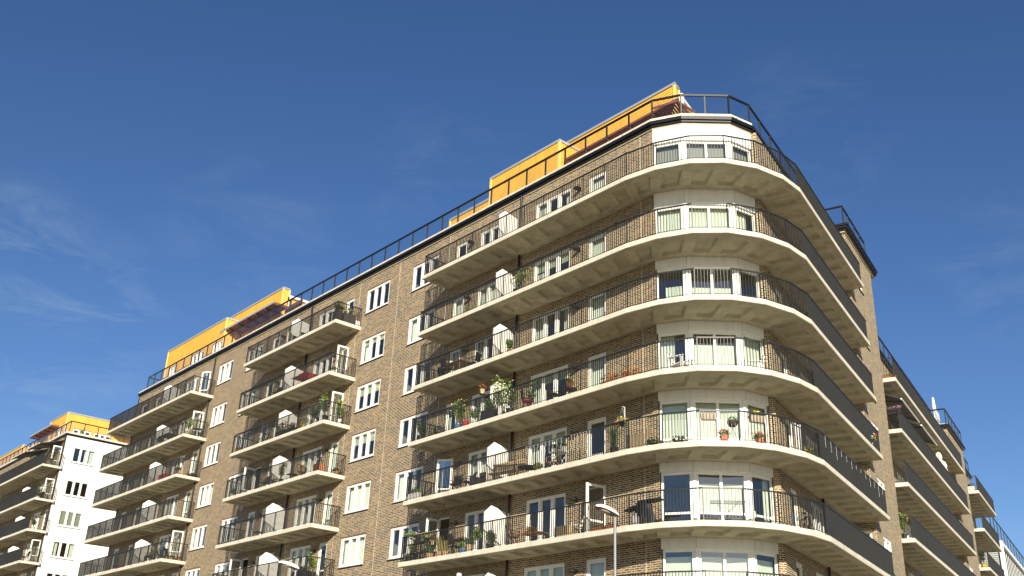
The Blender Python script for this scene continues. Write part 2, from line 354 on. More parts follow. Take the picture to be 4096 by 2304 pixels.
def curtain_fn(w, h, st):
    def fn(mb):
        if st == 'full': cloth(mb, 0.05, w-0.05, 0.03, h-0.03, 0.26)
        elif st == 'sides':
            cloth(mb, 0.05, w*0.24, 0.03, h-0.03, 0.26); cloth(mb, w*0.78, w-0.05, 0.03, h-0.03, 0.26)
        elif st == 'left': cloth(mb, 0.05, w*0.5, 0.03, h-0.03, 0.26)
        elif st == 'right': cloth(mb, w*0.55, w-0.05, 0.03, h-0.03, 0.26)
        elif st == 'blind': mb.poly([(0.05, 0.2, h*0.62), (w-0.05, 0.2, h*0.62), (w-0.05, 0.2, h-0.03), (0.05, 0.2, h-0.03)], 1)
        elif st == 'screen': mb.poly([(0.05, 0.18, 0.03), (w-0.05, 0.18, 0.03), (w-0.05, 0.18, h-0.03), (0.05, 0.18, h-0.03)], 2)
        elif st == 'slats':
            z = 0.1
            while z < h-0.05: mb.poly([(0.06, 0.18, z), (w-0.06, 0.18, z), (w-0.06, 0.205, z+0.03), (0.06, 0.205, z+0.03)], 0); z += 0.04
        elif st == 'mix': cloth(mb, 0.05, w*0.3, 0.03, h-0.03, 0.26); mb.poly([(0.05, 0.18, h*0.75), (w-0.05, 0.18, h*0.75), (w-0.05, 0.18, h-0.03), (0.05, 0.18, h-0.03)], 1)
    return fn
def window(parent, o, t, z, w, h, n=3, st='none', bar=0, sill=True, name='window'):
    rz = math.atan2(t[1], t[0])
    W_ = link(name, shared(('window_frame', w, h, n, bar), frame_fn(w, h, n, bar), ['white_paint']), parent, (o[0], o[1], z), rz)
    link('pane', shared(('pane', w, h), pane_fn(w, h), ['glass']), W_)
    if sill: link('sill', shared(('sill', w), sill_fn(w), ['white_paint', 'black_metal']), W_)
    if st != 'none': link('curtain', shared(('curtain', w, h, st), curtain_fn(w, h, st), ['curtain', 'blind', 'grey_blind']), W_)
    return W_
def leaf_fn(w, h, sgn):
    def fn(mb):
        X = (lambda a: a) if sgn > 0 else (lambda a: a-w)
        s = 0.10
        for (a, b, c, d) in ((0, s, 0, h), (w-s, w, 0, h), (s, w-s, 0, s), (s, w-s, h-s, h), (s, w-s, 0.60, 0.68)): mb.box(X(a), -0.03, c, X(b), 0.03, d)
        mb.poly([(X(s), 0, s), (X(w-s), 0, s), (X(w-s), 0, h-s), (X(s), 0, h-s)], 1)
        hx = w-0.05 if sgn > 0 else 0.05
        mb.box(X(hx)-0.012, -0.085, 1.0, X(hx)+0.012, -0.06, 1.14, 2); mb.box(X(hx)-0.012, -0.06, 1.1, X(hx)+0.012, -0.03, 1.13, 2)
    return fn
def door(parent, o, t, z, w, h, opened=None, st='none'):
    rz = math.atan2(t[1], t[0])
    def fr(mb):
        a = 0.06
        mb.box(0, 0.06, 0, a, 0.14, h); mb.box(w-a, 0.06, 0, w, 0.14, h); mb.box(a, 0.06, h-a, w-a, 0.14, h); mb.box(a, 0.06, 0, w-a, 0.14, 0.03)
    D = link('balcony_door', shared(('door_frame', w, h), fr, ['white_paint']), parent, (o[0], o[1], z), rz)
    lw, lh = round(w-0.13, 3), round(h-0.10, 3)
    if opened and opened[0] == 'R':
        link('door_leaf', shared(('door_leaf', lw, lh, -1), leaf_fn(lw, lh, -1), ['white_paint', 'leaf_glass', 'grey_metal']), D, (w-0.065, 0.05, 0.035), rad(opened[1]))
    else:
        a = -rad(opened[1]) if opened else 0
        link('door_leaf', shared(('door_leaf', lw, lh, 1), leaf_fn(lw, lh, 1), ['white_paint', 'glass', 'grey_metal']), D, (0.065, 0.05 if opened else 0.1, 0.035), a)
    if st != 'none': link('curtain', shared(('curtain', w, h, st), curtain_fn(w, h, st), ['curtain', 'blind', 'grey_blind']), D)
    return D
def wall_lamp(parent, o, t, z):
    def fn(mb):
        mb.box(-0.05, -0.06, -0.05, 0.05, 0.0, 0.08)
        k = [(0.02, 0.10), (0.10, 0.09), (0.17, 0.05), (0.19, 0.0), (0.16, -0.02), (0.02, -0.03)]
        mb.lathe((0, -0.20, 0.0), k, 14)
    return link('wall_lamp', shared(('wall_lamp',), fn, ['dark_metal']), parent, (o[0], o[1], z), math.atan2(t[1], t[0]))

# ---------------------------------------------------------------- balconies
RH = 1.13
def post_me():
    def fn(mb): mb.box(-0.02, -0.022, -0.03, 0.02, 0.022, RH)
    return shared(('post',), fn, ['dark_metal'])
def railing(parent, path, z, step=1.38, bars=0.12):
    hb = MB(); sweep(hb, path, -0.028, 0.028, z+RH-0.02, z+RH+0.025)
    # (outward offsets around the rail line)
    hb.build('handrail', 'dark_metal', parent)
    P = [V2(p) for p in path]
    for i in range(len(P)-1):
        a, b = P[i], P[i+1]; L = (b-a).length; t = (b-a).normalized(); n = max(1, math.ceil(L/step-0.15)); rz = math.atan2(t.y, t.x)
        for k in range(n):
            p0 = a+(b-a)*(k/n); p1 = a+(b-a)*((k+1)/n)
            link('post', post_me(), parent, (p0.x, p0.y, z), rz)
            sp = (p1-p0).length; nb = max(1, round(sp/bars)); mb = MB()
            for j in range(1, nb):
                q = p0+t*(sp*j/nb); mb.bar(q, t, 0.015, 0.032, z+0.08, z+RH-0.012)
            m0 = p0+t*0.02; m1 = p1-t*0.02; c = (m0+m1)/2
            mb.bar(c, t, (m1-m0).length, 0.034, z+0.07, z+0.083); mb.build('bar_panel', 'dark_metal', parent)
        if i == len(P)-2: link('post', post_me(), parent, (b.x, b.y, z), rz)
def slab(parent, cells, outer, zb, joints=()):
    """cells: (o1,o2,i2,i1) quads, outer edge first; outer: fascia path"""
    mb = MB(); zt = zb+TH; bv = 0.018; pd = 0.13
    for ci, (o1, o2, i2, i1) in enumerate(cells):
        o1, o2, i2, i1 = map(V2, (o1, o2, i2, i1))
        if ci in joints:
            t = (o2-o1).normalized(); o1 = o1+t*0.012; i1 = i1+t*0.012
        mb.poly([(p.x, p.y, zt) for p in (o1, o2, i2, i1)], 0)
        B = lambda u, v: (o1*(1-u)+o2*u)*(1-v)+(i1*(1-u)+i2*u)*v
        wd = (o2-o1).length
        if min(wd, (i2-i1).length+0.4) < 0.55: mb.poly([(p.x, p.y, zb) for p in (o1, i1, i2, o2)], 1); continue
        u0, u1, v0, v1 = 0.19, 0.81, 0.22, 0.82
        R = [B(0, 0), B(1, 0), B(1, 1), B(0, 1)]; Q = [B(u0, v0), B(u1, v0), B(u1, v1), B(u0, v1)]; e = 0.065
        S = [B(u0+e, v0+0.05), B(u1-e, v0+0.05), B(u1-e, v1-0.05), B(u0+e, v1-0.05)]
        for k in range(4):
            l = (k+1) % 4
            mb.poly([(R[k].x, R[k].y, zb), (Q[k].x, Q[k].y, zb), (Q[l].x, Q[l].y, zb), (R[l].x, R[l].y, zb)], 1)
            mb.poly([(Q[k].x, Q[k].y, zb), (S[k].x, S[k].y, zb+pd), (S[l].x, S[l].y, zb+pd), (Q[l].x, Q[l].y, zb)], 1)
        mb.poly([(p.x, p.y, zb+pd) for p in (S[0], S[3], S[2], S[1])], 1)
    A = [V2(p) for p in outer]; D = offset_path(outer, 0.02); mid = D
    for i in range(len(A)-1):
        a, b, c, d = A[i], A[i+1], mid[i], mid[i+1]
        mb.poly([(a.x, a.y, zb), (b.x, b.y, zb), (d.x, d.y, zb+bv), (c.x, c.y, zb+bv)], 0)
        mb.poly([(c.x, c.y, zb+bv), (d.x, d.y, zb+bv), (d.x, d.y, zt-bv), (c.x, c.y, zt-bv)], 0)
        mb.poly([(c.x, c.y, zt-bv), (d.x, d.y, zt-bv), (b.x, b.y, zt), (a.x, a.y, zt)], 0)
    # cap the two fascia ends
    for e in (0, -1):
        a, c = A[e], mid[e]; mb.poly([(a.x, a.y, zb), (c.x, c.y, zb+bv), (c.x, c.y, zt-bv), (a.x, a.y, zt)], 0)
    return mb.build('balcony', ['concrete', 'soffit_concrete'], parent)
def split(o1, o2, i1, i2, n):
    o1, o2, i1, i2 = map(V2, (o1, o2, i1, i2))
    return [(o1+(o2-o1)*(k/n), o1+(o2-o1)*((k+1)/n), i1+(i2-i1)*((k+1)/n), i1+(i2-i1)*(k/n)) for k in range(n)]
def screen(parent, x, z, y0=27.45, yw=YW):
    mb = MB(); ym = y0+0.36
    prof = [(y0, 0.06), (yw-0.02, 0.06), (yw-0.02, 1.90), (ym, 2.06), (y0, 1.74)]
    a, b = x-0.02, x+0.02
    mb.poly([(b, y, z+h) for y, h in prof]); mb.poly([(a, y, z+h) for y, h in reversed(prof)])
    o = mb.build('privacy_screen', 'white_panel', parent)
    fb = MB()
    for (p, q) in zip(prof, prof[1:]+prof[:1]):
        fb.path([(x, p[0], z+p[1]), (x, q[0], z+q[1])], 0.028, 5)
    fb.tube((x, y0, z), (x, y0, z+0.1), 0.025, n=6); fb.tube((x, yw-0.1, z), (x, yw-0.1, z+0.1), 0.025, n=6)
    fb.build('screen_frame', 'dark_metal', parent)

SEC = {'C': -39.42, 'BR': -47.88, 'BL': -59.16, 'AR': -67.23, 'AL': -83.30}
def balcony_left(parent, xl, xr, lv, scr=None, wrap=False):
    zb = ZB[lv]; n = round((xr-xl)/1.14)
    if not wrap:
        cells = split((xl, YF), (xr, YF), (xl, YW), (xr, YW), n); outer = [(xl, YW), (xl, YF), (xr, YF), (xr, YW)]
        path = offset_path(outer, -0.07)
    else:
        cells = split((xl+1.2, YF), (xr, YF), (xl+1.2, YW), (xr, YW), n-1)+[((xl, YF), (xl+1.2, YF), (xl+1.2, YW), (xl, YW)), ((xl, YW), (xl+1.2, YW), (xl+1.2, 30.3), (xl, 30.3))]
        outer = [(xl+1.2, 30.3), (xl, 30.3), (xl, YF), (xr, YF), (xr, YW)]; path = offset_path(outer, -0.07)
    b = slab(parent, cells, outer, zb, joints=(4,))
    railing(b, path, zb+TH)
    if scr: screen(b, scr, zb+TH)
    return b
def balcony_corner(lv):
    zb = ZB[lv]; xl = SEC['C']; R1 = RP(10.98, 0)
    inn = [(-25.95, YW), BAY[0], BAY[1], (-23.13, 30.045), BAY[2], BAY[3], RP(0, OFFW)]
    cells = split((xl, YF), VV[0], (xl, YW), inn[0], 12)
    for i in range(6): cells.append((VV[i], VV[i+1], inn[i+1], inn[i]))
    cells += split(VV[6], R1, inn[6], RP(10.98, OFFW), 9)
    outer = [(xl, YW), (xl, YF)]+VV+[R1, RP(10.98, 0.62)]
    b = slab(main, cells, outer, zb, joints=(4, 8, 12, 18, 22))
    railing(b, offset_path(outer, -0.07), zb+TH)
    screen(b, -33.92, zb+TH)
    return b
OPEN_C = {(4): ('R', 30), (5): ('R', 84)}
for lv in range(7):
    balcony_corner(lv)
    balcony_left(main, SEC['BL'], SEC['BR'], lv, -54.15)
    balcony_left(main, SEC['AL'], SEC['AR'], lv, -73.6, wrap=True)

# ---------------------------------------------------------------- front (left) wall with its windows and doors
SILL, HEAD = 0.70, 2.22
X0 = -82.1
FULL = [(-36.87, 2.25), (-32.63, 2.48), (-57.1, 2.3), (-52.96, 2.28), (-72.5, 2.1), (-76.9, 2.0)]
HIGH = [(-42.85, 2.40), (-62.5, 2.15), (-47.5, 2.36), (-66.93, 2.22)]
DOOR = [(-38.95, 0.93), (-28.95, 1.12), (-58.98, 0.95), (-49.8, 0.88), (-69.25, 0.92), (-81.2, 1.1), (-78.3, 0.9)]
OPEN = {(1, 5): ('R', 84), (3, 1): ('R', 86), (3, 2): ('R', 86), (4, 1): ('R', 80), (4, 4): ('R', 84), (0, 5): ('L', 84), (2, 3): ('L', 80), (2, 5): ('L', 84), (0, 4): ('R', 35), (4, 0): ('R', 30)}
ST = ['sides', 'mix', 'full', 'blind', 'left', 'mix', 'none', 'right', 'sides', 'full']
ZH = list(ZT)
holes = []
for z in ZH:
    for x, w_ in FULL: holes.append((x-X0, x-X0+w_, z+0.03, z+HEAD))
    for x, w_ in HIGH: holes.append((x-X0, x-X0+w_, z+SILL, z+HEAD))
    for x, w_ in DOOR: holes.append((x-X0, x-X0+w_, z+0.03, z+HEAD))
mb = MB(); facade(mb, (X0, YW), (1, 0), (0, -1), -25.0-X0, 0, ROOF, holes)
mb.poly([(X0, YW, 0), (X0, YW, ROOF), (X0, 44, ROOF), (X0, 44, 0)])        # gable end
front = mb.build('wall', 'brick', main)
wr = random.Random(11)
for lv, z in enumerate(ZH):
    for i, (x, w_) in enumerate(FULL): window(main, (x, YW), (1, 0), z+0.03, w_, HEAD-0.03, 3, wr.choice(ST), sill=False, name='balcony_window')
    for i, (x, w_) in enumerate(HIGH):
        st = wr.choice(['sides', 'none', 'blind', 'sides', 'left', 'mix', 'none'])
        if i in (2, 3) and lv in (3, 4, 5): st = {(2, 3): 'blind', (2, 4): 'full', (2, 5): 'full', (3, 3): 'full', (3, 4): 'sides', (3, 5): 'sides'}[(i, lv)]
        window(main, (x, YW), (1, 0), z+SILL, w_, HEAD-SILL, 3, st)
    for i, (x, w_) in enumerate(DOOR): door(main, (x, YW), (1, 0), z+0.03, w_, HEAD-0.03, OPEN.get((i, lv)), wr.choice(['none', 'full', 'sides', 'none', 'full']) if (i, lv) not in OPEN else 'none')
    for x in (-37.45, -29.5, -56.9+0.75-1.0, -50.1): wall_lamp(main, (x, YW), (1, 0), z+1.80)
# expansion joints seen as pale lines in the brick
for x in (-25.75, -44.2, -39.55, -48.35):
    mb = MB(); mb.box(x-0.008, YW-0.004, 0, x+0.008, YW+0.02, ROOF-0.05); mb.build('expansion_joint', 'cream_cloth', main)
# window heads: dark steel lintels above the openings outside the balconies
for z in ZH:
    for x, w_ in HIGH: mb = MB(); mb.box(x-0.09, YW-0.012, z+HEAD, x+w_+0.04, YW+0.1, z+HEAD+0.035); mb.build('lintel', 'pergola_wood', main)

# ---------------------------------------------------------------- bay at the rounded corner
def seg_holes(mb, a, b, holes): a, b = V2(a), V2(b); t = (b-a).normalized(); facade(mb, a, t, Vector((t.y, -t.x)), (b-a).length, 0, ROOF, holes)
mb = MB(); seg_holes(mb, BAY[3], B4, [])
mb.build('wall', 'brick', main)
baytop = {0: ROOF+0.02}
inner = offset_path([(-27, 28.70)]+BAY+[B4], -0.13)[1:5]
def bay(lv):
    z = ZH[lv]; top = (ROOF if lv == 0 else ZB[lv-1]-0.003)
    P = [V2(p) for p in inner]; mb = MB()
    for i in range(3):
        a, b = P[i], P[i+1]; t = (b-a).normalized(); L = (b-a).length
        def bx(u0, u1, z0, z1, d=0.09, off=0.0): mb.bar(a+t*((u0+u1)/2)+Vector((t.y, -t.x))*off, t, u1-u0, d, z+z0, z+z1)
        m0, m1 = (0.08, 0.16) if i == 0 else ((0.15, 0.17) if i == 1 else (0.16, 0.08))
        bx(0.0, m0, 0.02, 2.24); bx(L-m1, L, 0.02, 2.24)
        bx(m0, L-m1, 0.02, 0.10); bx(m0, L-m1, 2.14, 2.24); bx(m0, L-m1, 0.66, 0.74, 0.07)
        if i == 1: bx(0.94, 1.04, 0.10, 2.14, 0.08)
    for i in (1, 2): mb.lathe((P[i].x, P[i].y, 0), [(0.085, z+0.02), (0.085, z+2.24)], 10)
    B = mb.build('bay_window', 'white_paint', main)
    hb = MB(); sweep(hb, BAY, -0.10, 0.03, z+2.24, top)
    for i in range(3):
        pass
    hb.build('header_panel', 'white_panel', B)
    jb = MB()
    for p in offset_path(BAY, 0.032)[1:3]: jb.lathe((p.x, p.y, 0), [(0.006, z+2.245), (0.006, top-0.005)], 5)
    jb.build('panel_joint', 'grey_metal', B)
    gb = MB(); Q = offset_path([tuple(p) for p in inner], -0.0)
    for i in range(3): a, b = Q[i], Q[i+1]; gb.poly([(a.x, a.y, z+0.05), (b.x, b.y, z+0.05), (b.x, b.y, z+2.2), (a.x, a.y, z+2.2)])
    gb.build('pane', 'glass', B)
    cb = MB(); R_ = offset_path([tuple(p) for p in inner], -0.22)
    def cl(i, u0, u1, z0, z1, amp=0.025, mi=0):
        a, b = R_[i], R_[i+1]; L = (b-a).length; t = (b-a).normalized(); n = Vector((t.y, -t.x)); k = max(3, int((u1-u0)*L/0.035)); pr = None
        for j in range(k+1):
            u = (u0+(u1-u0)*j/k)*L; p = a+t*u+n*amp*math.sin(u/0.14*6.283)
            if pr is not None: cb.poly([(pr.x, pr.y, z+z0), (p.x, p.y, z+z0), (p.x, p.y, z+z1), (pr.x, pr.y, z+z1)], mi)
            pr = p
    if lv == 0:
        for i in range(3): cl(i, 0, 1, 0.1, 2.2, 0.0, 2)
    elif lv == 1:
        cl(0, 0, 1, 0.1, 2.2); cl(1, 0.0, 1, 0.1, 2.2); cl(2, 0.25, 0.75, 0.1, 2.2)
    elif lv == 2: cl(0, 0.25, 1.0, 0.1, 1.5); cl(1, 0, 1, 0.1, 1.4)
    elif lv == 3: cl(0, 0, 0.5, 0.1, 2.2, mi=0); cl(1, 0, 1, 0.1, 1.75, 0.0, 0); cl(2, 0.3, 1, 0.1, 2.2)
    elif lv == 4:
        for i in range(3): cl(i, 0, 1, 1.55, 2.2, 0.0, 1); cl(i, 0, 1, 0.1, 1.55, 0.02, 0)
    elif lv == 5: cl(2, 0.75, 1.0, 0.1, 2.2); cl(1, 0.0, 1.0, 0.76, 1.85, 0.0, 0)  # flat centre sheet added to stand in for the pale reflection in the panes
    elif lv == 6:
        for i in range(3): cl(i, 0, 1, 0.1, 2.0, 0.0, 0)
    if cb.f: cb.build('curtain', ['curtain', 'blind', 'grey_cloth'], B)
for lv in range(7): bay(lv)

# ---------------------------------------------------------------- right wing
def rholes(s0, lst): return lst
S_END = 10.95; S_P1 = 16.6; S_P1R = 16.6
mb = MB()
b4s = (V2(B4)-V7).dot(UR); L1 = S_END-b4s
RW = [(1.2, 0.95, 0.03), (3.9, 2.3, 0.03), (7.4, 2.2, 0.03)]
hl = [(s-b4s, s-b4s+w_, z+a, z+HEAD) for z in ZH for (s, w_, a) in RW]
facade(mb, RP(b4s, OFFW), UR, NR, L1, 0, ROOF, hl)
mb.build('wall', 'brick', main)
for z in ZH:
    for j, (s, w_, a) in enumerate(RW):
        if j == 0: door(main, RP(s, OFFW), UR, z+a, w_, HEAD-a, None, 'none')
        else: window(main, RP(s, OFFW), UR, z+a, w_, HEAD-a, 3, wr.choice(ST), sill=False, name='balcony_window')
# first brick pier with windows in its face and its side
PO = 0.62
mb = MB(); n_side = -UR; t_side = NR          # side faces back towards the corner; tangent runs outwards
hs1 = [(0.14, 0.84, z+SILL, z+HEAD) for z in ZH]
facade(mb, RP(S_END, OFFW), t_side, n_side, OFFW-PO, 0, ROOF, hs1)
hp = [(12.3-S_END, 13.9-S_END, z+SILL, z+HEAD) for z in ZH]
facade(mb, RP(S_END, PO), UR, NR, S_P1-S_END, 0, ROOF, hp)
mb.poly([(*RP(S_P1, PO), 0), (*RP(S_P1, 8), 0), (*RP(S_P1, 8), ROOF), (*RP(S_P1, PO), ROOF)])
mb.build('brick_pier', 'brick', main)
for z in ZH:
    window(main, RP(S_END, OFFW-0.14), t_side, z+SILL, 0.70, HEAD-SILL, 1, 'sides', name='window')
    window(main, RP(12.3, PO), UR, z+SILL, 1.6, HEAD-SILL, 2, wr.choice(['sides', 'full', 'none']), name='window')
# middle stretch, one storey lower
ROOF2 = ZT[1]+3.12
mb = MB(); S2, S2E = 16.6, 38.7
hw = [(S2+1.0, 0.95), (S2+3.0, 2.3), (S2+6.6, 2.3), (S2+10.0, 0.95), (S2+12.2, 2.3), (S2+16.0, 2.3), (S2+19.6, 0.95)]
facade(mb, RP(S2, OFFW), UR, NR, S2E-S2, 0, ROOF2, [(s-S2, s-S2+w_, z+0.03, z+HEAD) for z in ZH[1:] for s, w_ in hw])
mb.build('wall', 'brick', main)
for z in ZH[1:]:
    for s, w_ in hw:
        if w_ < 1: door(main, RP(s, OFFW), UR, z+0.03, w_, HEAD-0.03)
        else: window(main, RP(s, OFFW), UR, z+0.03, w_, HEAD-0.03, 3, wr.choice(ST), sill=False, name='balcony_window')
mb = MB(); facade(mb, RP(S2E, OFFW), t_side, n_side, OFFW-0.7, 0, ROOF2, [])
facade(mb, RP(S2E, 0.7), UR, NR, 6.7, 0, ROOF2, [(1.4, 3.0, z+SILL, z+HEAD) for z in ZH[1:]])
mb.build('brick_pier', 'brick', main)
for z in ZH[1:]: window(main, RP(S2E+1.4, 0.7), UR, z+SILL, 1.6, HEAD-SILL, 2, 'sides', name='window')
mb = MB(); S3, S3E = 45.4, 55.2
facade(mb, RP(S3, OFFW), UR, NR, S3E-S3, 0, ROOF2, [(s-S3, s-S3+w_, z+0.03, z+HEAD) for z in ZH[1:] for s, w_ in ((46.4, 0.95), (48.2, 2.3), (52, 2.3))])
mb.poly([(*RP(S3E, OFFW), 0), (*RP(S3E, 12), 0), (*RP(S3E, 12), ROOF2), (*RP(S3E, OFFW), ROOF2)])
mb.build('wall', 'brick', main)
for z in ZH[1:]:
    door(main, RP(46.4, OFFW), UR, z+0.03, 0.95, HEAD-0.03); window(main, RP(48.2, OFFW), UR, z+0.03, 2.3, HEAD-0.03, 3, 'none', sill=False, name='balcony_window'); window(main, RP(52, OFFW), UR, z+0.03, 2.3, HEAD-0.03, 3, 'none', sill=False, name='balcony_window')
def balcony_right(s0, s1, lv, n):
    zb = ZB[lv]
    cells = split(RP(s0, 0), RP(s1, 0), RP(s0, OFFW), RP(s1, OFFW), n)
    outer = [RP(s0, 0.9), RP(s0, 0), RP(s1, 0), RP(s1, 0.9)]
    b = slab(main, cells, outer, zb, joints=(4, 8, 12, 16)); railing(b, offset_path(outer, -0.07), zb+TH); return b
S2B = {}
for lv in range(1, 7):
    S2B[lv] = balcony_right(16.72, 38.95, lv, 18); balcony_right(45.45, 54.9, lv, 8)
# ---------------------------------------------------------------- rooms behind the glass
mb = MB()
for z in ZH:
    cz, fz = z+2.52, z+0.0
    for (zz, mi) in ((cz, 1), (fz, 2)):
        mb.poly([(X0+0.2, YW+0.16, zz), (BAY[0][0]-0.1, YW+0.16, zz), (-25.1, 31.7, zz), (X0+0.2, 31.7, zz)], mi)
        I = offset_path(BAY+[B4], -0.2)
        mb.poly([(-25.1, 28.86, zz)]+[(p.x, p.y, zz) for p in I[1:]]+[(-25.1, 32.6, zz)], mi)
        a, b, c, d = RP(b4s+0.1, OFFW+0.16), RP(S_END, OFFW+0.16), RP(S_END, 4.7), RP(b4s+1.0, 4.7)
        mb.poly([(*a, zz), (*b, zz), (*c, zz), (*d, zz)], mi)
        if z < ZH[0]:
            a, b, c, d = RP(S2, OFFW+0.16), RP(S3E-0.2, OFFW+0.16), RP(S3E-0.2, 4.7), RP(S2, 4.7); mb.poly([(*a, zz), (*b, zz), (*c, zz), (*d, zz)], mi)
mb.poly([(X0+0.2, 31.7, 0), (-25.1, 31.7, 0), (-25.1, 31.7, ROOF-0.1), (X0+0.2, 31.7, ROOF-0.1)], 0)
a, b = (-25.1, 31.7), RP(S_P1, 4.7); mb.poly([(*a, 0), (*b, 0), (*b, ROOF-0.1), (*a, ROOF-0.1)], 0)
a, b = RP(S_P1, 4.7), RP(S3E-0.2, 4.7); mb.poly([(*a, 0), (*b, 0), (*b, ROOF2-0.1), (*a, ROOF2-0.1)], 0)
for x in (-80.0, -75.0, -67.6, -60.0, -54.1, -48.5, -43.6, -33.9, -27.6): mb.poly([(x, YW+0.16, 0), (x, 31.7, 0), (x, 31.7, ROOF-0.1), (x, YW+0.16, ROOF-0.1)], 0)
mb.build('interior', ['room', 'ceiling', 'room_floor'], main)

# ---------------------------------------------------------------- roof edge, gutter, glass balustrade
wallline = [(X0, YW)]+BAY+[RP(S_END-0.1, OFFW-0.02), RP(S_END-0.1, PO), RP(17.3, PO)]
wl_a, wl_b = wallline[:6], wallline[4:]
mb = MB(); sweep(mb, wl_a[:5], -0.3, 0.17, ROOF+0.235, ROOF+0.38); sweep(mb, wl_b, -0.3, 0.10, ROOF+0.235, ROOF+0.37)
mb.build('parapet_cap', 'concrete', main)
mb = MB(); sweep(mb, wallline, 0.02, 0.22, ROOF+0.07, ROOF+0.232); sweep(mb, wallline, 0.03, 0.14, ROOF-0.02, ROOF+0.07); sweep(mb, wl_b[1:], 0.105, 0.26, ROOF+0.2, ROOF+0.33)
GL = [V2(p) for p in offset_path(wallline, 0.225)]
for i in range(len(GL)-1):
    a, b = GL[i], GL[i+1]; t = (b-a).normalized(); n = int((b-a).length/0.6)
    for k in range(n): q = a+t*(0.3+0.6*k); mb.bar(q, t, 0.025, 0.02, ROOF+0.085, ROOF+0.245)
mb.build('gutter', 'black_metal', main)
mb = MB(); sweep(mb, wallline, -0.2, 0.05, ROOF-0.10, ROOF-0.023); mb.build('eaves_board', 'soffit_concrete', main)
RZ = ROOF+0.38
def glass_rail(path, z, step=1.4, h=1.10):
    hb = MB(); sweep(hb, path, -0.035, 0.035, z+h-0.09, z+h); R_ = hb.build('roof_railing', 'black_metal', main)
    P = [V2(p) for p in path]
    def pf(mb): mb.box(-0.03, -0.035, -0.1, 0.03, 0.035, h-0.05)
    pm = shared(('roof_post', h), pf, ['dark_metal'])
    for i in range(len(P)-1):
        a, b = P[i], P[i+1]; L = (b-a).length; t = (b-a).normalized(); n = max(1, math.ceil(L/step-0.35)); rz = math.atan2(t.y, t.x)
        for k in range(n+1 if i == len(P)-2 else n):
            p = a+(b-a)*(k/n); link('post', pm, R_, (p.x, p.y, z), rz)
            if k < n:
                q = a+(b-a)*((k+1)/n); gb = MB(); gb.poly([(p.x+t.x*.04, p.y+t.y*.04, z+0.04), (q.x-t.x*.04, q.y-t.y*.04, z+0.04), (q.x-t.x*.04, q.y-t.y*.04, z+h-0.06), (p.x+t.x*.04, p.y+t.y*.04, z+h-0.09)]); gb.build('glass_panel', 'clear_glass', R_)
    return R_
rl = offset_path([(-80.85, YW)]+BAY+[RP(S_END-0.1, OFFW), RP(S_END-0.1, PO), RP(15.6, PO)], 0.02)
glass_rail([(-80.85, 30.9)]+[tuple(p) for p in rl], RZ)
# roof decks
mb = MB(); prism(mb, [(X0-0.1, YW+0.25), (-25.3, YW+0.25), (-24.1, 29.6), (-22.75, 31.0), (-22.5, 32.0)]+[RP(17.0, 1.0), RP(17.0, 9), (-33, 40), (X0-0.1, 42)], ROOF-0.12, ROOF+0.2)
mb.build('roof', 'zinc', main)
R2L = [RP(S2, OFFW), RP(S2E, OFFW), RP(S2E, 0.7), RP(S3, 0.7), RP(S3, OFFW), RP(S3E, OFFW)]
mb = MB(); sweep(mb, R2L, -0.3, 0.09, ROOF2+0.235, ROOF2+0.37); mb.build('parapet_cap', 'concrete', main)
mb = MB(); sweep(mb, R2L, 0.02, 0.17, ROOF2+0.02, ROOF2+0.232); sweep(mb, R2L, 0.095, 0.22, ROOF2+0.15, ROOF2+0.30); mb.build('gutter', 'black_metal', main)
glass_rail([tuple(p) for p in offset_path([RP(S2, OFFW), RP(S2E-0.1, OFFW), RP(S2E-0.1, 0.7), RP(S3, 0.7), RP(S3, OFFW), RP(S3E, OFFW)], 0.02)], ROOF2+0.38)
mb = MB(); prism(mb, [RP(S2, OFFW+0.2), RP(S3E, OFFW+0.2), RP(S3E, 12), RP(S2, 12)], ROOF2-0.1, ROOF2+0.2); mb.build('roof', 'zinc', main)
# drainpipes
def pipe(parent, x, y, z0, z1, m='black_metal', r=0.05, nm='drainpipe'):
    mb = MB(); mb.tube((x, y, z0), (x, y, z1-0.15), r, n=12); mb.tube((x, y, z1-0.16), (x, y+0.04, z1), r, n=12)
    z = z0+1.5
    while z < z1-0.3: mb.tube((x, y, z), (x, y, z+0.05), r+0.012, n=12); mb.box(x-0.015, y, z+0.01, x+0.015, y+0.1, z+0.04); z += 2.85
    return mb.build(nm, m, parent, smooth=False)
pipe(main, -33.62, YW-0.10, 0, ROOF+0.1, r=0.055); pipe(main, -53.88, YW-0.10, 0, ROOF+0.1, r=0.055)
pipe(main, -67.72, YW-0.10, 0, ROOF+0.1, 'dark_metal'); pipe(main, -82.2, YW+0.05, 0, ROOF+0.1, r=0.09); 
mb = MB(); mb.tube((*RP(5.5, OFFW-0.12), 0), (*RP(5.5, OFFW-0.12), ROOF), 0.055, n=12); mb.build('drainpipe', 'black_metal', main)

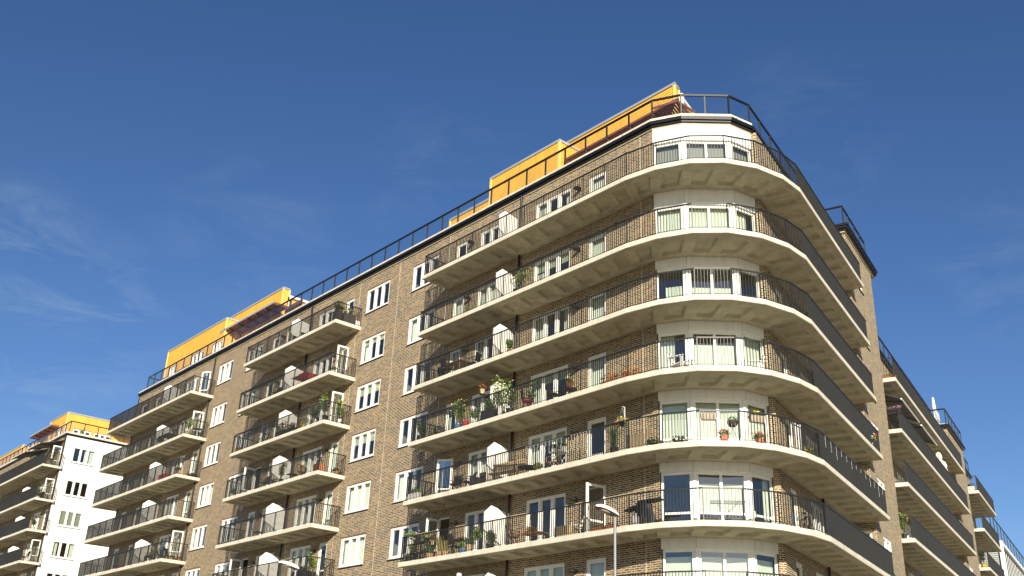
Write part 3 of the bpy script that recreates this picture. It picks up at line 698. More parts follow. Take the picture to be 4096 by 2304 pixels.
# ---------------------------------------------------------------- yellow rooftop penthouses
BZ = ZT[0]
def siding(mb, a, b, z0, z1, holes=(), bh=0.125, mi=0):
    a, b = V2(a), V2(b); L = (b-a).length; t = (b-a).normalized(); n = Vector((t.y, -t.x)); z = z0
    while z < z1-1e-3:
        zz = min(z1, z+bh); us = [0, L]
        segs = [(0, L)]
        for (h0, h1, c, d) in holes:
            if c < (z+zz)/2 < d:
                ns_ = []
                for (p, q) in segs:
                    if h0 >= q or h1 <= p: ns_.append((p, q))
                    else:
                        if h0 > p: ns_.append((p, h0))
                        if h1 < q: ns_.append((h1, q))
                segs = ns_
        for (p, q) in segs:
            A = a+t*p; B = a+t*q; o0 = n*0.022; o1 = n*0.004
            mb.poly([(A.x+o0.x, A.y+o0.y, z), (B.x+o0.x, B.y+o0.y, z), (B.x+o1.x, B.y+o1.y, zz), (A.x+o1.x, A.y+o1.y, zz)], mi)
            mb.poly([(A.x, A.y, z), (B.x, B.y, z), (B.x+o0.x, B.y+o0.y, z), (A.x+o0.x, A.y+o0.y, z)], mi)
        z = zz
def penthouse(path, z0, z1, holes=None, depth_back=None, wins=(), coping=True, parent=None, capmat='zinc'):
    """path runs with its outside on the right-hand side"""
    parent = parent or main
    mb = MB(); P = [V2(p) for p in path]
    for i in range(len(P)-1): siding(mb, P[i], P[i+1], z0, z1, [(h[1], h[2], h[3], h[4]) for h in wins if h[0] == i])
    ph = mb.build('penthouse', 'yellow_clad', parent)
    for i, p in enumerate(P):
        tb = MB(); tb.bar(p, (1, 0), 0.12, 0.12, z0, z1); tb.build('corner_board', 'yellow_trim', ph)
    cb = MB(); sweep(cb, path, -0.16, 0.07, z1, z1+0.13); cb.build('coping', capmat, ph)
    for (i, u0, u1, c, d) in wins:
        t = (P[i+1]-P[i]).normalized(); o = P[i]+t*u0
        W_ = window(ph, (o.x, o.y), t, c, round(u1-u0, 3), round(d-c, 3), 2 if u1-u0 < 1.6 else 3, 'none', sill=False, name='penthouse_window')
    bb = MB(); xs = [p.x for p in P]; ys = [p.y for p in P]
    Q = offset_path(path, -0.35); 
    for i in range(len(Q)-1): bb.poly([(Q[i].x, Q[i].y, z0), (Q[i+1].x, Q[i+1].y, z0), (Q[i+1].x, Q[i+1].y, z1-0.05), (Q[i].x, Q[i].y, z1-0.05)])
    bb.poly([(p.x, p.y, z1-0.06) for p in (V2(q) for q in path)])
    bb.build('inner_lining', 'room', ph)
    return ph
Z0 = ROOF+0.2
# block standing forward and the low one beside it
penthouse([(-38.15, YW+6), (-38.15, YW+1.5), (-32.65, YW+1.5), (-32.65, YW+6)], Z0, BZ+6.55, wins=())
penthouse([(-41.75, YW+6), (-41.75, YW+1.52), (-38.2, YW+1.52)], Z0, BZ+5.30)
# tall corner penthouse with its side along the right wing
PHs = (-26.25, YW+3.1)
fin = (PHs[0]+UR.x*0.5, PHs[1]+UR.y*0.5); far = (PHs[0]+UR.x*7.5, PHs[1]+UR.y*7.5)
penthouse([(-33.9, YW+3.1), PHs, fin], Z0, BZ+7.6)
ph = penthouse([fin, far], Z0, BZ+7.1, coping=False, capmat='white_paint')
mb = MB(); sweep(mb, [fin, far], 0.05, 0.22, BZ+7.0, BZ+7.18)
a = V2(fin); mb.bar(a+UR*0.05+NR*0.12, UR, 0.2, 0.22, BZ+6.75, BZ+7.35); mb.build('gutter', 'white_paint', ph)
# left penthouses
wA = [(1, 0.85, 2.05, Z0+0.3, BZ+4.95), (1, 5.15, 7.3, Z0+0.3, BZ+4.95), (1, 8.8, 10.5, Z0+0.3, BZ+4.95)]
penthouse([(-79.15, YW+7), (-79.15, YW+0.62), (-68.5, YW+0.62), (-68.5, YW+7)], Z0, BZ+6.55, wins=wA)
ph = penthouse([(-70.6, YW+1.85), (-62.3, YW+1.85), (-62.3, YW+2.35)], Z0, BZ+7.55, wins=[(0, 2.2, 4.6, Z0+0.3, BZ+5.2), (0, 5.2, 7.6, Z0+0.3, BZ+5.2)])
ph2 = penthouse([(-62.3, YW+2.35), (-62.3, YW+8)], Z0, BZ+7.05, capmat='white_paint')
mb = MB(); sweep(mb, [(-62.3, YW+2.35), (-62.3, YW+8)], 0.05, 0.2, BZ+6.95, BZ+7.12); mb.tube((-62.15, YW+2.5, BZ+7.0), (-62.1, YW+2.3, BZ+6.7), 0.045, n=8); mb.tube((-62.1, YW+2.3, BZ+6.7), (-62.1, YW+2.3, Z0), 0.045, n=8); mb.build('gutter', 'white_paint', ph2)
# slatted timber pergolas
def pergola(pts_out, depth, z, nsl=9, edge=True):
    mb = MB()
    for k in range(nsl):
        d = depth*(k/(nsl-1)); sweep(mb, pts_out, -d-0.03, -d+0.03, z, z+0.10)
    P = [V2(p) for p in pts_out]; Q = offset_path(pts_out, -depth)
    for i in range(len(P)-1):
        L = (P[i+1]-P[i]).length; n = max(2, round(L/1.45)); t = (P[i+1]-P[i]).normalized()
        for k in range(n+1):
            p = P[i]+(P[i+1]-P[i])*(k/n); nn = Vector((t.y, -t.x)); c = p-nn*(depth/2); mb.bar(c, nn, depth+0.06, 0.05, z-0.11, z-0.003)
    pg = mb.build('pergola', 'pergola_wood', main)
    if edge: eb = MB(); sweep(eb, pts_out, 0.033, 0.06, z-0.02, z+0.13); eb.build('pergola_edge', 'zinc', pg)
    return pg
pergola([(-32.5, YW+1.75), (-25.0, YW+1.75), (-25.0+UR.x*5, YW+1.75+UR.y*5)], 1.25, BZ+5.45, 10, edge=False)
pergola([(-69.3, YW+0.62), (-60.9, YW+0.62)], 1.15, BZ+5.62, 9)
mb = MB(); mb.box(-58.9, YW+0.5, Z0, -56.6, YW+0.56, BZ+4.6); mb.build('terrace_screen', 'pergola_wood', main)
# downpipe side: roof terrace screen further along the right wing
mb = MB(); a = V2(RP(S2E, 1.4)); mb.bar(a+UR*1.0, UR, 2.2, 0.05, ROOF2+0.2, ROOF2+1.75); mb.build('terrace_screen', 'white_panel', main)
# awnings under the second balcony of the right wing
def awning(parent, A, B, outdir, z_wall, drop, reach, mname='awning_cloth'):
    A, B = V2(A), V2(B); o = Vector(outdir); mb = MB()
    a0, b0 = A, B; a1, b1 = A+o*reach, B+o*reach; z1 = z_wall-drop
    mb.hexa([(a0.x, a0.y, z_wall), (a1.x, a1.y, z1), (b1.x, b1.y, z1), (b0.x, b0.y, z_wall), (a0.x, a0.y, z_wall+0.012), (a1.x, a1.y, z1+0.012), (b1.x, b1.y, z1+0.012), (b0.x, b0.y, z_wall+0.012)], 0)
    w_ = mb.build('awning', mname, parent)
    fb = MB(); fb.tube((a1.x, a1.y, z1), (b1.x, b1.y, z1), 0.045, n=8); fb.build('front_rail', 'white_paint', w_)
    ab = MB()
    for (p, sg) in ((a0.lerp(b0, 0.1), 1), (a0.lerp(b0, 0.9), -1)):
        t = (b0-a0).normalized(); e = p+o*reach*0.5+t*sg*0.55; q = p+o*reach
        ab.path([(p.x, p.y, z_wall-0.12), (e.x, e.y, z_wall-drop*0.5-0.12), (q.x, q.y, z1-0.04)], 0.025, 6)
    ab.tube((a0.x, a0.y, z_wall), (b0.x, b0.y, z_wall), 0.06, n=8)
    ab.build('folding_arms', 'black_metal', w_)
    return w_
awning(main, RP(17.2, OFFW), RP(22.0, OFFW), NR, ZB[1]-0.12, 0.75, 1.75)
awning(main, RP(22.6, OFFW), RP(27.4, OFFW), NR, ZB[1]-0.12, 0.75, 1.75)
# ---------------------------------------------------------------- white-gabled block further left
XW = -99.7
b2 = thing('apartment_block', 'apartment block further left with white rendered side wall, brown brick front and black awnings', 'apartment building', (-108, 34, 0), world=True)
D2 = [(-101.4, 0.95), (-110.6, 0.95), (-121, 0.95)]; F2 = [(-104.6, 2.1), (-108.8, 1.4), (-114.5, 2.3), (-118.5, 2.2)]
XE = -128.0
hl = [(x-XE, x-XE+w_, z+0.03, z+HEAD) for z in ZH for x, w_ in D2+F2]
mb = MB(); facade(mb, (XE, YW), (1, 0), (0, -1), XW-XE, 0, ROOF, hl); mb.build('wall', 'brick', b2)
for lv, z in enumerate(ZH):
    for i, (x, w_) in enumerate(D2): door(b2, (x, YW), (1, 0), z+0.03, w_, HEAD-0.03, ('R', 84) if (i == 0 and lv in (0, 1, 3)) else None, 'none')
    for x, w_ in F2: window(b2, (x, YW), (1, 0), z+0.03, w_, HEAD-0.03, 3, wr.choice(ST), sill=False, name='balcony_window')
mb = MB(); WY, WW, WH = YW+0.85, 2.15, 1.5
facade(mb, (XW, YW+0.002), (0, 1), (1, 0), 22, 0, ROOF, [(0.85, 3.0, z+SILL, z+HEAD) for z in ZH]+[(9.0, 11.1, z+SILL, z+HEAD) for z in ZH])
mb.build('side_wall', 'render_white', b2)
stl = ['right', 'none', 'screen', 'sides', 'none', 'sides', 'none', 'none']
for lv, z in enumerate(ZH):
    window(b2, (XW, WY), (0, 1), z+SILL, 2.15, HEAD-SILL, 3, stl[lv]); window(b2, (XW, YW+9.0), (0, 1), z+SILL, 2.1, HEAD-SILL, 3, 'sides')
mb = MB()
for z in ZH:
    for (zz, mi) in ((z+2.52, 1), (z, 2)): mb.poly([(XE, YW+0.16, zz), (XW-0.16, YW+0.16, zz), (XW-0.16, 50, zz), (XE, 50, zz)], mi)
mb.poly([(XE, 31.9, 0), (XW-3.2, 31.9, 0), (XW-3.2, 31.9, ROOF), (XE, 31.9, ROOF)]); mb.poly([(XW-3.2, 31.9, 0), (XW-3.2, 50, 0), (XW-3.2, 50, ROOF), (XW-3.2, 31.9, ROOF)])
mb.build('interior', ['room', 'ceiling', 'room_floor'], b2)
for lv in range(7): balcony_left(b2, -117.5, -99.35, lv, -105.75)
wl2 = [(XE, YW), (XW, YW), (XW, YW+22)]
mb = MB(); sweep(mb, wl2, -0.3, 0.18, ROOF+0.2, ROOF+0.38); mb.build('parapet_cap', 'concrete', b2)
mb = MB(); sweep(mb, wl2, 0.02, 0.15, ROOF+0.06, ROOF+0.197); mb.build('gutter', 'black_metal', b2)
mb = MB(); prism(mb, [(XE, YW+0.25), (XW-0.25, YW+0.25), (XW-0.25, YW+22), (XE, YW+22)], ROOF-0.12, ROOF+0.2); mb.build('roof', 'zinc', b2)
_m = main; main = b2
glass_rail([(-127, YW+0.1), (XW+0.05, YW+0.1), (XW+0.05, YW+16)], RZ)
pipe(b2, -99.85, YW-0.1, 0, ROOF+0.1, 'black_metal')
penthouse([(-114.5, YW+7), (-114.5, YW+1.0), (-108.8, YW+1.0)], Z0, BZ+5.2)
penthouse([(-108.8, YW+7), (-108.8, YW+0.75), (-103.6, YW+0.75), (-103.6, YW+6.0), (-103.6, YW+9)], Z0, BZ+6.35, wins=[(1, 3.2, 4.5, Z0+0.8, BZ+4.9), (2, 0.8, 2.6, Z0+0.5, BZ+4.9), (2, 2.9, 4.7, Z0+0.5, BZ+4.9)])
penthouse([(-126.5, YW+7), (-126.5, YW+0.9), (-118.0, YW+0.9), (-118.0, YW+6)], Z0, BZ+5.6)
penthouse([(-103.5, YW+7.5), (-101.6, YW+7.5), (-101.6, YW+16)], Z0, BZ+5.1, wins=[(0, 0.4, 1.6, Z0+0.3, BZ+4.7)])
penthouse([(-103.5, YW+5.2), (-102.0, YW+5.2), (-102.0, YW+7.4)], BZ+5.1, BZ+5.6)
pergola([(-112.5, YW-0.0), (-105.5, YW-0.0)], 1.1, BZ+5.3, 8)
awning(b2, (-104.3, YW), (-100.2, YW), (0, -1), BZ+2.75, 0.75, 2.2); awning(b2, (-109.0, YW), (-104.7, YW), (0, -1), BZ+2.7, 0.8, 2.2)
main = _m

# ---------------------------------------------------------------- pale building at the far right end
S0, S1, FH, FO = 66.6, 108.0, 20.05, 1.2
fb_ = thing('office_building', 'pale building with white fins and dark glass at far right end of street', 'building', (*RP(80, 5), 0), world=True)
mb = MB(); facade(mb, RP(S0, 12), NR, -UR, 12.0-FO, 0, FH-0.5, [])
mb.poly([(*RP(S0, FO), FH), (*RP(S1, FO), FH), (*RP(S1, 12), FH), (*RP(S0, 12), FH)])
mb.build('wall', 'louvre', fb_)
lb = MB(); z = 8.0
while z < FH-0.9: a = V2(RP(S0-0.03, FO+5)); lb.bar(a, NR, 9.6, 0.06, z, z+0.06); z += 0.17
lb.build('louvre_screen', 'grey_metal', fb_)
mb = MB(); facade(mb, RP(S0, FO+0.12), UR, NR, S1-S0, 0, FH-0.3, []); mb.build('dark_glazing', 'black_pot', fb_)
for k in range(28): mb = MB(); mb.bar(V2(RP(S0+0.5+1.35*k, FO+0.10)), UR, 0.13, 0.03, 0, FH-0.36); mb.build('fin', 'white_paint', fb_)
mb = MB(); mb.bar(V2(RP(S0-0.1, FO-0.02)), UR, 0.35, 0.35, 0, FH-0.1); mb.build('corner_column', 'white_paint', fb_)
mb = MB(); mb.bar(V2(RP((S0+S1)/2, FO)), UR, S1-S0, 0.3, FH-0.35, FH-0.003); mb.build('top_beam', 'white_paint', fb_)
mb = MB(); prism(mb, [RP(61.0, FO+0.1), RP(S1, FO+0.1), RP(S1, 12), RP(61.0, 12)][::-1], FH+0.003, FH+0.25); mb.build('roof', 'zinc', fb_)
_m = main; main = fb_; glass_rail([RP(61.2, FO), RP(S1, FO)], FH+0.28, step=2.4, h=1.35); main = _m
# ---------------------------------------------------------------- things on the balconies
A_, B_, C_, D_, E_, F_, G_ = range(7)
orr = random.Random(23)
def pot_mesh(mb, r, h, mi=0):
    mb.lathe((0, 0, 0), [(0.0, 0.0), (r*0.72, 0.0), (r*0.95, h*0.86), (r*1.06, h*0.86), (r*1.06, h), (r*0.93, h), (r*0.90, h*0.88), (0.0, h*0.88)], 16, mi)
def potted(label, x, y, lv, pot='terracotta', pr=0.15, ph=0.26, leaf='leaf', shape='bush', w=0.28, h=0.4, fl=None, nf=22, cat='potted plant', group=None, dz=0.0, rz=0.0, box=None, n=None):
    t = thing('potted_plant', label, cat, (x, y, ZT[lv]+dz), rz, group)
    mb = MB()
    if box: mb.box(-box[0]/2, -box[1]/2, 0, box[0]/2, box[1]/2, ph); mb.box(-box[0]/2-0.012, -box[1]/2-0.012, ph-0.03, box[0]/2+0.012, box[1]/2+0.012, ph+0.004)
    else: pot_mesh(mb, pr, ph)
    mb.build('planter' if box else 'pot', pot, t, smooth=False)
    fb = MB(); r = orr
    bw = (box[0]/2 if box else w); bd = (box[1]/2+0.05 if box else w)
    if shape == 'bush':
        fb.leaves((0, 0, ph+h*0.45), bw, bd, h*0.55, n or int(170*max(1, bw*3)), 0.075, r, 0, shell=0.1)
        for _ in range(5): fb.tube((0, 0, ph*0.9), (r.uniform(-bw, bw)*0.6, r.uniform(-bd, bd)*0.6, ph+h*0.6), 0.006, 0.003, 5, 1)
    elif shape == 'tall':
        for k in range(7):
            a = r.uniform(0, 6.28); e = (math.cos(a)*w*r.uniform(0.2, 0.8), math.sin(a)*w*r.uniform(0.2, 0.8), ph+h*r.uniform(0.6, 1.0))
            fb.tube((0, 0, ph*0.9), e, 0.009, 0.004, 5, 1)
            for q in (0.45, 0.65, 0.85, 1.0): fb.leaves((e[0]*q, e[1]*q, ph+(e[2]-ph)*q), w*0.38, w*0.38, h*0.13, 16, 0.085, r, 0, shell=0.05)
    elif shape == 'grass':
        for k in range(3 if box else 1): fb.blades(((k-1)*bw*0.6 if box else 0, 0, ph*0.88), bw*0.4 if box else pr*0.8, h, n or 70, r, 0, lean=0.6, w=0.008)
    elif shape == 'strap': fb.blades((0, 0, ph*0.88), pr*0.5, h, n or 40, r, 0, lean=0.9, w=0.022)
    elif shape == 'fern': fb.leaves((0, 0, ph), w, w, h*0.5, 220, 0.09, r, 0, droop=1.2, shell=0.1); fb.blades((0, 0, ph*0.8), pr*0.5, h*0.9, 20, r, 0, lean=1.5, w=0.01)
    fb.build('foliage', [leaf, 'stem'], t)
    if fl:
        for j, f in enumerate(fl if isinstance(fl, (list, tuple)) else [fl]):
            qb = MB()
            for _ in range(nf):
                a, b = r.uniform(-1, 1)*bw, r.uniform(-1, 1)*bd; c = Vector((a, b, ph+h*r.uniform(0.45, 1.05))); qb.leaves(c, 0.03, 0.03, 0.02, 7, 0.045, r, 0, shell=0)
            qb.build('flowers', f, t)
    return t
Y1, Y2 = 27.30, 27.85
def chair(label, x, y, lv, rz, frame='black_metal', seat='black_cloth', cush=None, s=1.0, cat='chair', group=None, xyz=None, back=None):
    t = thing('balcony_chair', label, cat, xyz or (x, y, ZT[lv]), rz, group)
    mb = MB(); mb.box(-0.22*s, -0.22*s, 0.42, 0.22*s, 0.22*s, 0.45); mb.build('seat', cush or seat, t)
    bb = MB(); bb.hexa([(-0.21*s, 0.20, 0.50), (0.21*s, 0.20, 0.50), (0.21*s, 0.225, 0.50), (-0.21*s, 0.225, 0.50), (-0.20*s, 0.30, 0.92), (0.20*s, 0.30, 0.92), (0.20*s, 0.325, 0.92), (-0.20*s, 0.325, 0.92)]); bb.build('backrest', back or cush or seat, t)
    for sx in (-1, 1):
        l = MB(); l.tube((sx*0.21*s, -0.20, 0), (sx*0.21*s, 0.0, 0.43), 0.013, n=6); l.build('leg', frame, t)
        l = MB(); l.path([(sx*0.21*s, 0.26, 0), (sx*0.21*s, 0.12, 0.44), (sx*0.21*s, 0.33, 0.95)], 0.013); l.build('leg', frame, t)
        l = MB(); l.path([(sx*0.24*s, -0.19, 0.45), (sx*0.24*s, -0.19, 0.64), (sx*0.24*s, 0.25, 0.66)], 0.014); l.build('armrest', frame, t)
    return t
def table(label, x, y, lv, w=0.9, d=0.6, h=0.72, top='wood', leg='black_metal', rz=0, rnd_=False, cat='table', cross=False):
    t = thing('balcony_table', label, cat, (x, y, ZT[lv]), rz)
    mb = MB()
    if rnd_: mb.lathe((0, 0, h-0.03), [(0, 0), (w/2, 0), (w/2, 0.03), (0, 0.03)], 24)
    else: mb.box(-w/2, -d/2, h-0.03, w/2, d/2, h)
    mb.build('tabletop', top, t)
    for sx in (-1, 1):
        for sy in (-1, 1):
            l = MB(); a = 0.42
            if cross: l.tube((sx*w*a, sy*d*a*0.8, 0), (-sx*w*a*0.9, sy*d*a*0.8, h-0.03), 0.011, n=6)
            else: l.tube((sx*w*a*0.9, sy*d*a*0.9, 0), (sx*w*a*0.8, sy*d*a*0.8, h-0.03), 0.014, n=6)
            l.build('leg', leg, t)
    return t
def simple(name, label, cat, loc, rz, mats, fn, part=None, group=None):
    mb = MB(); fn(mb); o = mb.build(name, mats, None, loc); o.rotation_euler = (0, 0, rz); return tag(o, label, cat, group)

# ---- long front balconies beside the rounded corner, from the second down
potted('tall leafy shrub in black pot right of screen, second balcony from top', -32.35, 27.5, B_, 'black_pot', 0.2, 0.35, 'leaf_bright', 'tall', 0.75, 1.15, n=0)
potted('small blue flowering pot at left end of the top balcony', -38.4, Y1, A_, 'blue_glaze', 0.13, 0.2, 'leaf', 'bush', 0.15, 0.15, ['violet_flower'], 10)
table('brown wooden table near left end of the third balcony', -36.9, 27.75, C_, 1.5, 0.8, 0.74, 'wood', 'grey_metal')
chair('black chair left of the wooden table on the third balcony', -38.0, 27.75, C_, 1.4); chair('black chair in front of wooden table on third balcony', -37.2, 27.35, C_, 3.1); chair('black folding chair right of the wooden table, third balcony', -35.6, 27.7, C_, -1.3)
potted('green plant at foot of the white screen, third balcony', -32.5, Y1, C_, 'terracotta', 0.13, 0.22, 'leaf_bright', 'tall', 0.22, 0.5)
potted('small red-flowered pot at left end of the third balcony', -38.7, Y1, C_, 'terracotta', 0.1, 0.15, 'leaf', 'bush', 0.12, 0.15, ['red_flower'], 8)
# fourth balcony
potted('leafy plant in the left corner of the fourth balcony', -38.95, Y1, D_, 'black_pot', 0.16, 0.3, 'leaf', 'tall', 0.3, 0.6)
potted('low dark green bush left on the fourth balcony', -37.45, Y1, D_, 'black_pot', 0.2, 0.2, 'leaf_dark', 'bush', 0.42, 0.3)
potted('tall plant in blue pot before the door, fourth balcony', -35.95, Y1, D_, 'blue_glaze', 0.2, 0.3, 'leaf_bright', 'tall', 0.42, 1.15, ['yellow_flower'], 14)
def bucket(mb): mb.lathe((0, 0, 0), [(0, 0), (0.11, 0), (0.13, 0.3), (0.14, 0.31), (0.12, 0.31), (0.1, 0.05)], 16); mb.path([(-0.13, 0, 0.3), (0, 0, 0.42), (0.13, 0, 0.3)], 0.006)
simple('watering_can', 'red watering bucket beside the blue pot, fourth balcony', 'bucket', (-35.4, Y1, ZT[D_]), 0, ['red_cloth'], bucket)
potted('white pot with purple flowers, fourth balcony', -34.75, Y1, D_, 'white_pot', 0.15, 0.24, 'leaf_bright', 'tall', 0.28, 0.55, ['violet_flower'], 14)
potted('red geranium on tall stand left of greenery, fourth balcony', -34.3, Y1, D_, 'pale_clay', 0.12, 0.2, 'leaf', 'bush', 0.15, 0.2, ['red_flower'], 18, dz=1.42)
def stand(mb):
    for a in range(3): th = a*2.09; mb.tube((0.16*math.cos(th), 0.16*math.sin(th), 0), (0.09*math.cos(th), 0.09*math.sin(th), 1.41), 0.01, n=5)
    mb.lathe((0, 0, 1.38), [(0, 0), (0.14, 0), (0.14, 0.03), (0, 0.03)], 14)
simple('plant_stand', 'thin metal stand under the red geranium, fourth balcony', 'plant stand', (-34.3, Y1, ZT[D_]), 0, ['dark_metal'], stand)
potted('black planter box with big leafy shrub by the screen, fourth balcony', -33.75, Y1, D_, 'black_pot', 0, 0.5, 'leaf', 'bush', 0.4, 0.6, box=(0.72, 0.34), n=420)
potted('very tall climbing shrub hiding the white screen, fourth balcony', -33.3, 27.65, D_, 'black_pot', 0.2, 0.4, 'leaf_bright', 'tall', 0.75, 1.55, ['white_flower'], 12)
potted('second leafy climber right of white lantern, fourth balcony', -32.35, 27.35, D_, 'black_pot', 0.18, 0.3, 'leaf_bright', 'tall', 0.45, 0.95)
potted('feathery plant against the brick behind the red chair, fourth balcony', -31.6, 27.9, D_, 'black_pot', 0.18, 0.35, 'leaf', 'tall', 0.42, 1.25)
def lantern(mb): mb.lathe((0, 0, 0), [(0, 0), (0.13, 0), (0.13, 0.04), (0.11, 0.05), (0.11, 0.42), (0.13, 0.43), (0.05, 0.52), (0, 0.53)], 12)
simple('lantern', 'white lantern between the green plants, fourth balcony', 'lantern', (-32.95, Y1-0.05, ZT[D_]+0.02), 0, ['white_pot'], lantern)
chair('black chair with red cushions among plants, fourth balcony', -31.3, 27.45, D_, 2.6, cush='red_cloth', back='black_cloth')
chair('dark wicker armchair left of round table, fourth balcony', -29.8, 27.55, D_, 1.9, seat='dark_wicker')
table('small round black table on the fourth balcony', -28.7, 27.45, D_, 0.62, 0.62, 0.42, 'black_metal', rnd_=True)
potted('terracotta pot with yellow flowers on the round black table', -28.65, 27.4, D_, 'terracotta', 0.16, 0.22, 'leaf_bright', 'bush', 0.2, 0.2, ['yellow_flower'], 14, dz=0.42)
for i, (x, l) in enumerate([(-26.2, 'orange heather row in long box left of corner post, fourth balcony'), (-25.15, 'orange heather box just right of corner post, fourth balcony')]):
    potted(l, x, 27.22, D_, 'terracotta', 0, 0.14, 'straw', 'bush', 0.4, 0.2, ['orange_flower'], 40, box=(0.85, 0.16), n=40, cat='planter box')
# white slatted garden chairs in front of the bay
def adirondack(label, loc, rz):
    t = thing('garden_chair', label, 'garden chair', loc, rz)
    mb = MB()
    for k in range(5):
        x = -0.26+k*0.13; mb.hexa([(x-0.055, -0.25, 0.33), (x+0.055, -0.25, 0.33), (x+0.055, 0.25, 0.25), (x-0.055, 0.25, 0.25), (x-0.055, -0.25, 0.36), (x+0.055, -0.25, 0.36), (x+0.055, 0.25, 0.28), (x-0.055, 0.25, 0.28)])
    mb.build('seat', 'white_paint', t)
    bb = MB()
    for k in range(7):
        a = (k-3)*0.16; x0 = (k-3)*0.075; x1 = (k-3)*0.105; h = 0.98-0.035*(k-3)**2
        bb.hexa([(x0-0.034, 0.24, 0.25), (x0+0.034, 0.24, 0.25), (x0+0.034, 0.262, 0.25), (x0-0.034, 0.262, 0.25), (x1-0.047, 0.48, h), (x1+0.047, 0.48, h), (x1+0.047, 0.502, h), (x1-0.047, 0.502, h)])
    bb.build('backrest', 'white_paint', t)
    for sx in (-1, 1):
        l = MB(); l.box(sx*0.36-0.05, -0.38, 0.56, sx*0.36+0.05, 0.36, 0.59); l.build('armrest', 'white_paint', t)
        l = MB(); l.box(sx*0.34-0.03, -0.34, 0, sx*0.34+0.03, -0.24, 0.56); l.build('leg', 'white_paint', t)
        l = MB(); l.hexa([(sx*0.31-0.02, 0.30, 0), (sx*0.31+0.02, 0.30, 0), (sx*0.31+0.02, 0.42, 0), (sx*0.31-0.02, 0.42, 0), (sx*0.31-0.02, 0.12, 0.56), (sx*0.31+0.02, 0.12, 0.56), (sx*0.31+0.02, 0.24, 0.56), (sx*0.31-0.02, 0.24, 0.56)]); l.build('leg', 'white_paint', t)
    return t
adirondack('white slatted armchair with rounded back in front of bay, fourth balcony', (-23.35, 28.1, ZT[D_]), 1.7)
adirondack('white slatted armchair right of bay centre, fourth balcony', (-21.75, 30.35, ZT[D_]), -0.7)
potted('yellow and purple pansies in trough right of the bay, fourth balcony', -21.05, 32.3, D_, 'black_pot', 0, 0.18, 'leaf', 'bush', 0.4, 0.2, ['yellow_flower', 'violet_flower'], 26, box=(0.8, 0.2), rz=1.6, cat='planter box')
# ---- fifth balcony
potted('white planter box with low plants at left end, fifth balcony', -38.95, Y1, E_, 'white_pot', 0, 0.34, 'leaf', 'grass', 0.3, 0.4, box=(0.75, 0.3), n=60)
chair('black chair before the half-open door, fifth balcony', -36.3, 27.6, E_, 0.4); chair('dark wicker chair near left wall lamp, fifth balcony', -35.45, 27.7, E_, -0.3, seat='dark_wicker')
def sofa(mb): mb.box(-0.45, -0.35, 0.05, 0.45, 0.35, 0.4); mb.box(-0.45, 0.22, 0.4, 0.45, 0.38, 0.85); mb.box(-0.5, -0.35, 0.05, -0.4, 0.38, 0.62); mb.box(0.4, -0.35, 0.05, 0.5, 0.38, 0.62)
simple('wicker_armchair', 'dark woven armchair left of the screen, fifth balcony', 'armchair', (-34.55, 27.8, ZT[E_]), 0.1, ['dark_wicker'], sofa)
t = thing('wooden_bench', 'slatted brown wooden bench leaning by the screen, fifth balcony', 'bench', (-32.7, 27.55, ZT[E_]), 0.12)
mb = MB()
for k in range(9): mb.box(-0.9+k*0.205, 0.18, 0.42, -0.9+k*0.205+0.17, 0.215, 0.95-0.04*(k % 3))
mb.box(-0.95, 0.15, 0.86, 0.95, 0.178, 0.92); mb.build('backrest', 'pale_wood', t)
mb = MB()
for k in range(4): mb.box(-0.92, -0.25+k*0.11, 0.42, 0.92, -0.16+k*0.11, 0.45)
mb.build('seat', 'pale_wood', t)
for sx in (-1, 1):
    for sy in (-0.22, 0.2): mb = MB(); mb.box(sx*0.86-0.03, sy-0.03, 0, sx*0.86+0.03, sy+0.03, 0.42); mb.build('leg', 'pale_wood', t)
table('low dark round table right of the bench, fifth balcony', -31.2, 27.5, E_, 0.9, 0.9, 0.4, 'dark_wicker', rnd_=True)
potted('small bright green plant before triple window, fifth balcony', -30.35, Y1, E_, 'pale_clay', 0.12, 0.15, 'leaf_bright', 'bush', 0.2, 0.25, ['yellow_flower'], 10)
chair('brown wooden chair behind small green plant, fifth balcony', -30.0, 27.8, E_, -1.2, 'wood', 'wood')
table('white folding bistro table holding two flower pots, fifth balcony', -29.25, 27.45, E_, 0.62, 0.55, 0.7, 'white_paint', 'white_paint', cross=True)
potted('white pot with pink flowers on left of bistro table', -29.45, 27.42, E_, 'white_pot', 0.11, 0.18, 'leaf', 'bush', 0.15, 0.16, ['pink_flower'], 12, dz=0.7)
potted('white pot with green herbs on right of bistro table', -29.0, 27.42, E_, 'white_pot', 0.11, 0.18, 'leaf_bright', 'bush', 0.14, 0.18, dz=0.7)
def lights(mb, x0, x1, z, y, r, n=9, drop=0.7):
    mb.tube((x0, y, z), (x1, y, z), 0.004, n=4)
    for k in range(n):
        x = x0+(x1-x0)*(k+0.5)/n; zz = z; xx = x; l = drop*r.uniform(0.5, 1)
        while zz > z-l: x2 = x+r.uniform(-0.035, 0.035); mb.tube((xx, y, zz), (x2, y-0.01, zz-0.09), 0.004, n=4); xx = x2; zz -= 0.09
def lobj(label, x0, x1, lv, n, drop):
    t = MB(); lights(t, x0, x1, ZT[lv]+RH-0.03, 27.02, orr, n, drop); o = t.build('string_lights', 'light_wire'); tag(o, label, 'string lights')
lobj('icicle string lights hanging on rail before triple window, fifth balcony', -30.9, -28.6, E_, 10, 0.6)
lobj('icicle string lights on the rail before the right-hand door, fifth balcony', -28.2, -27.0, E_, 7, 0.85)
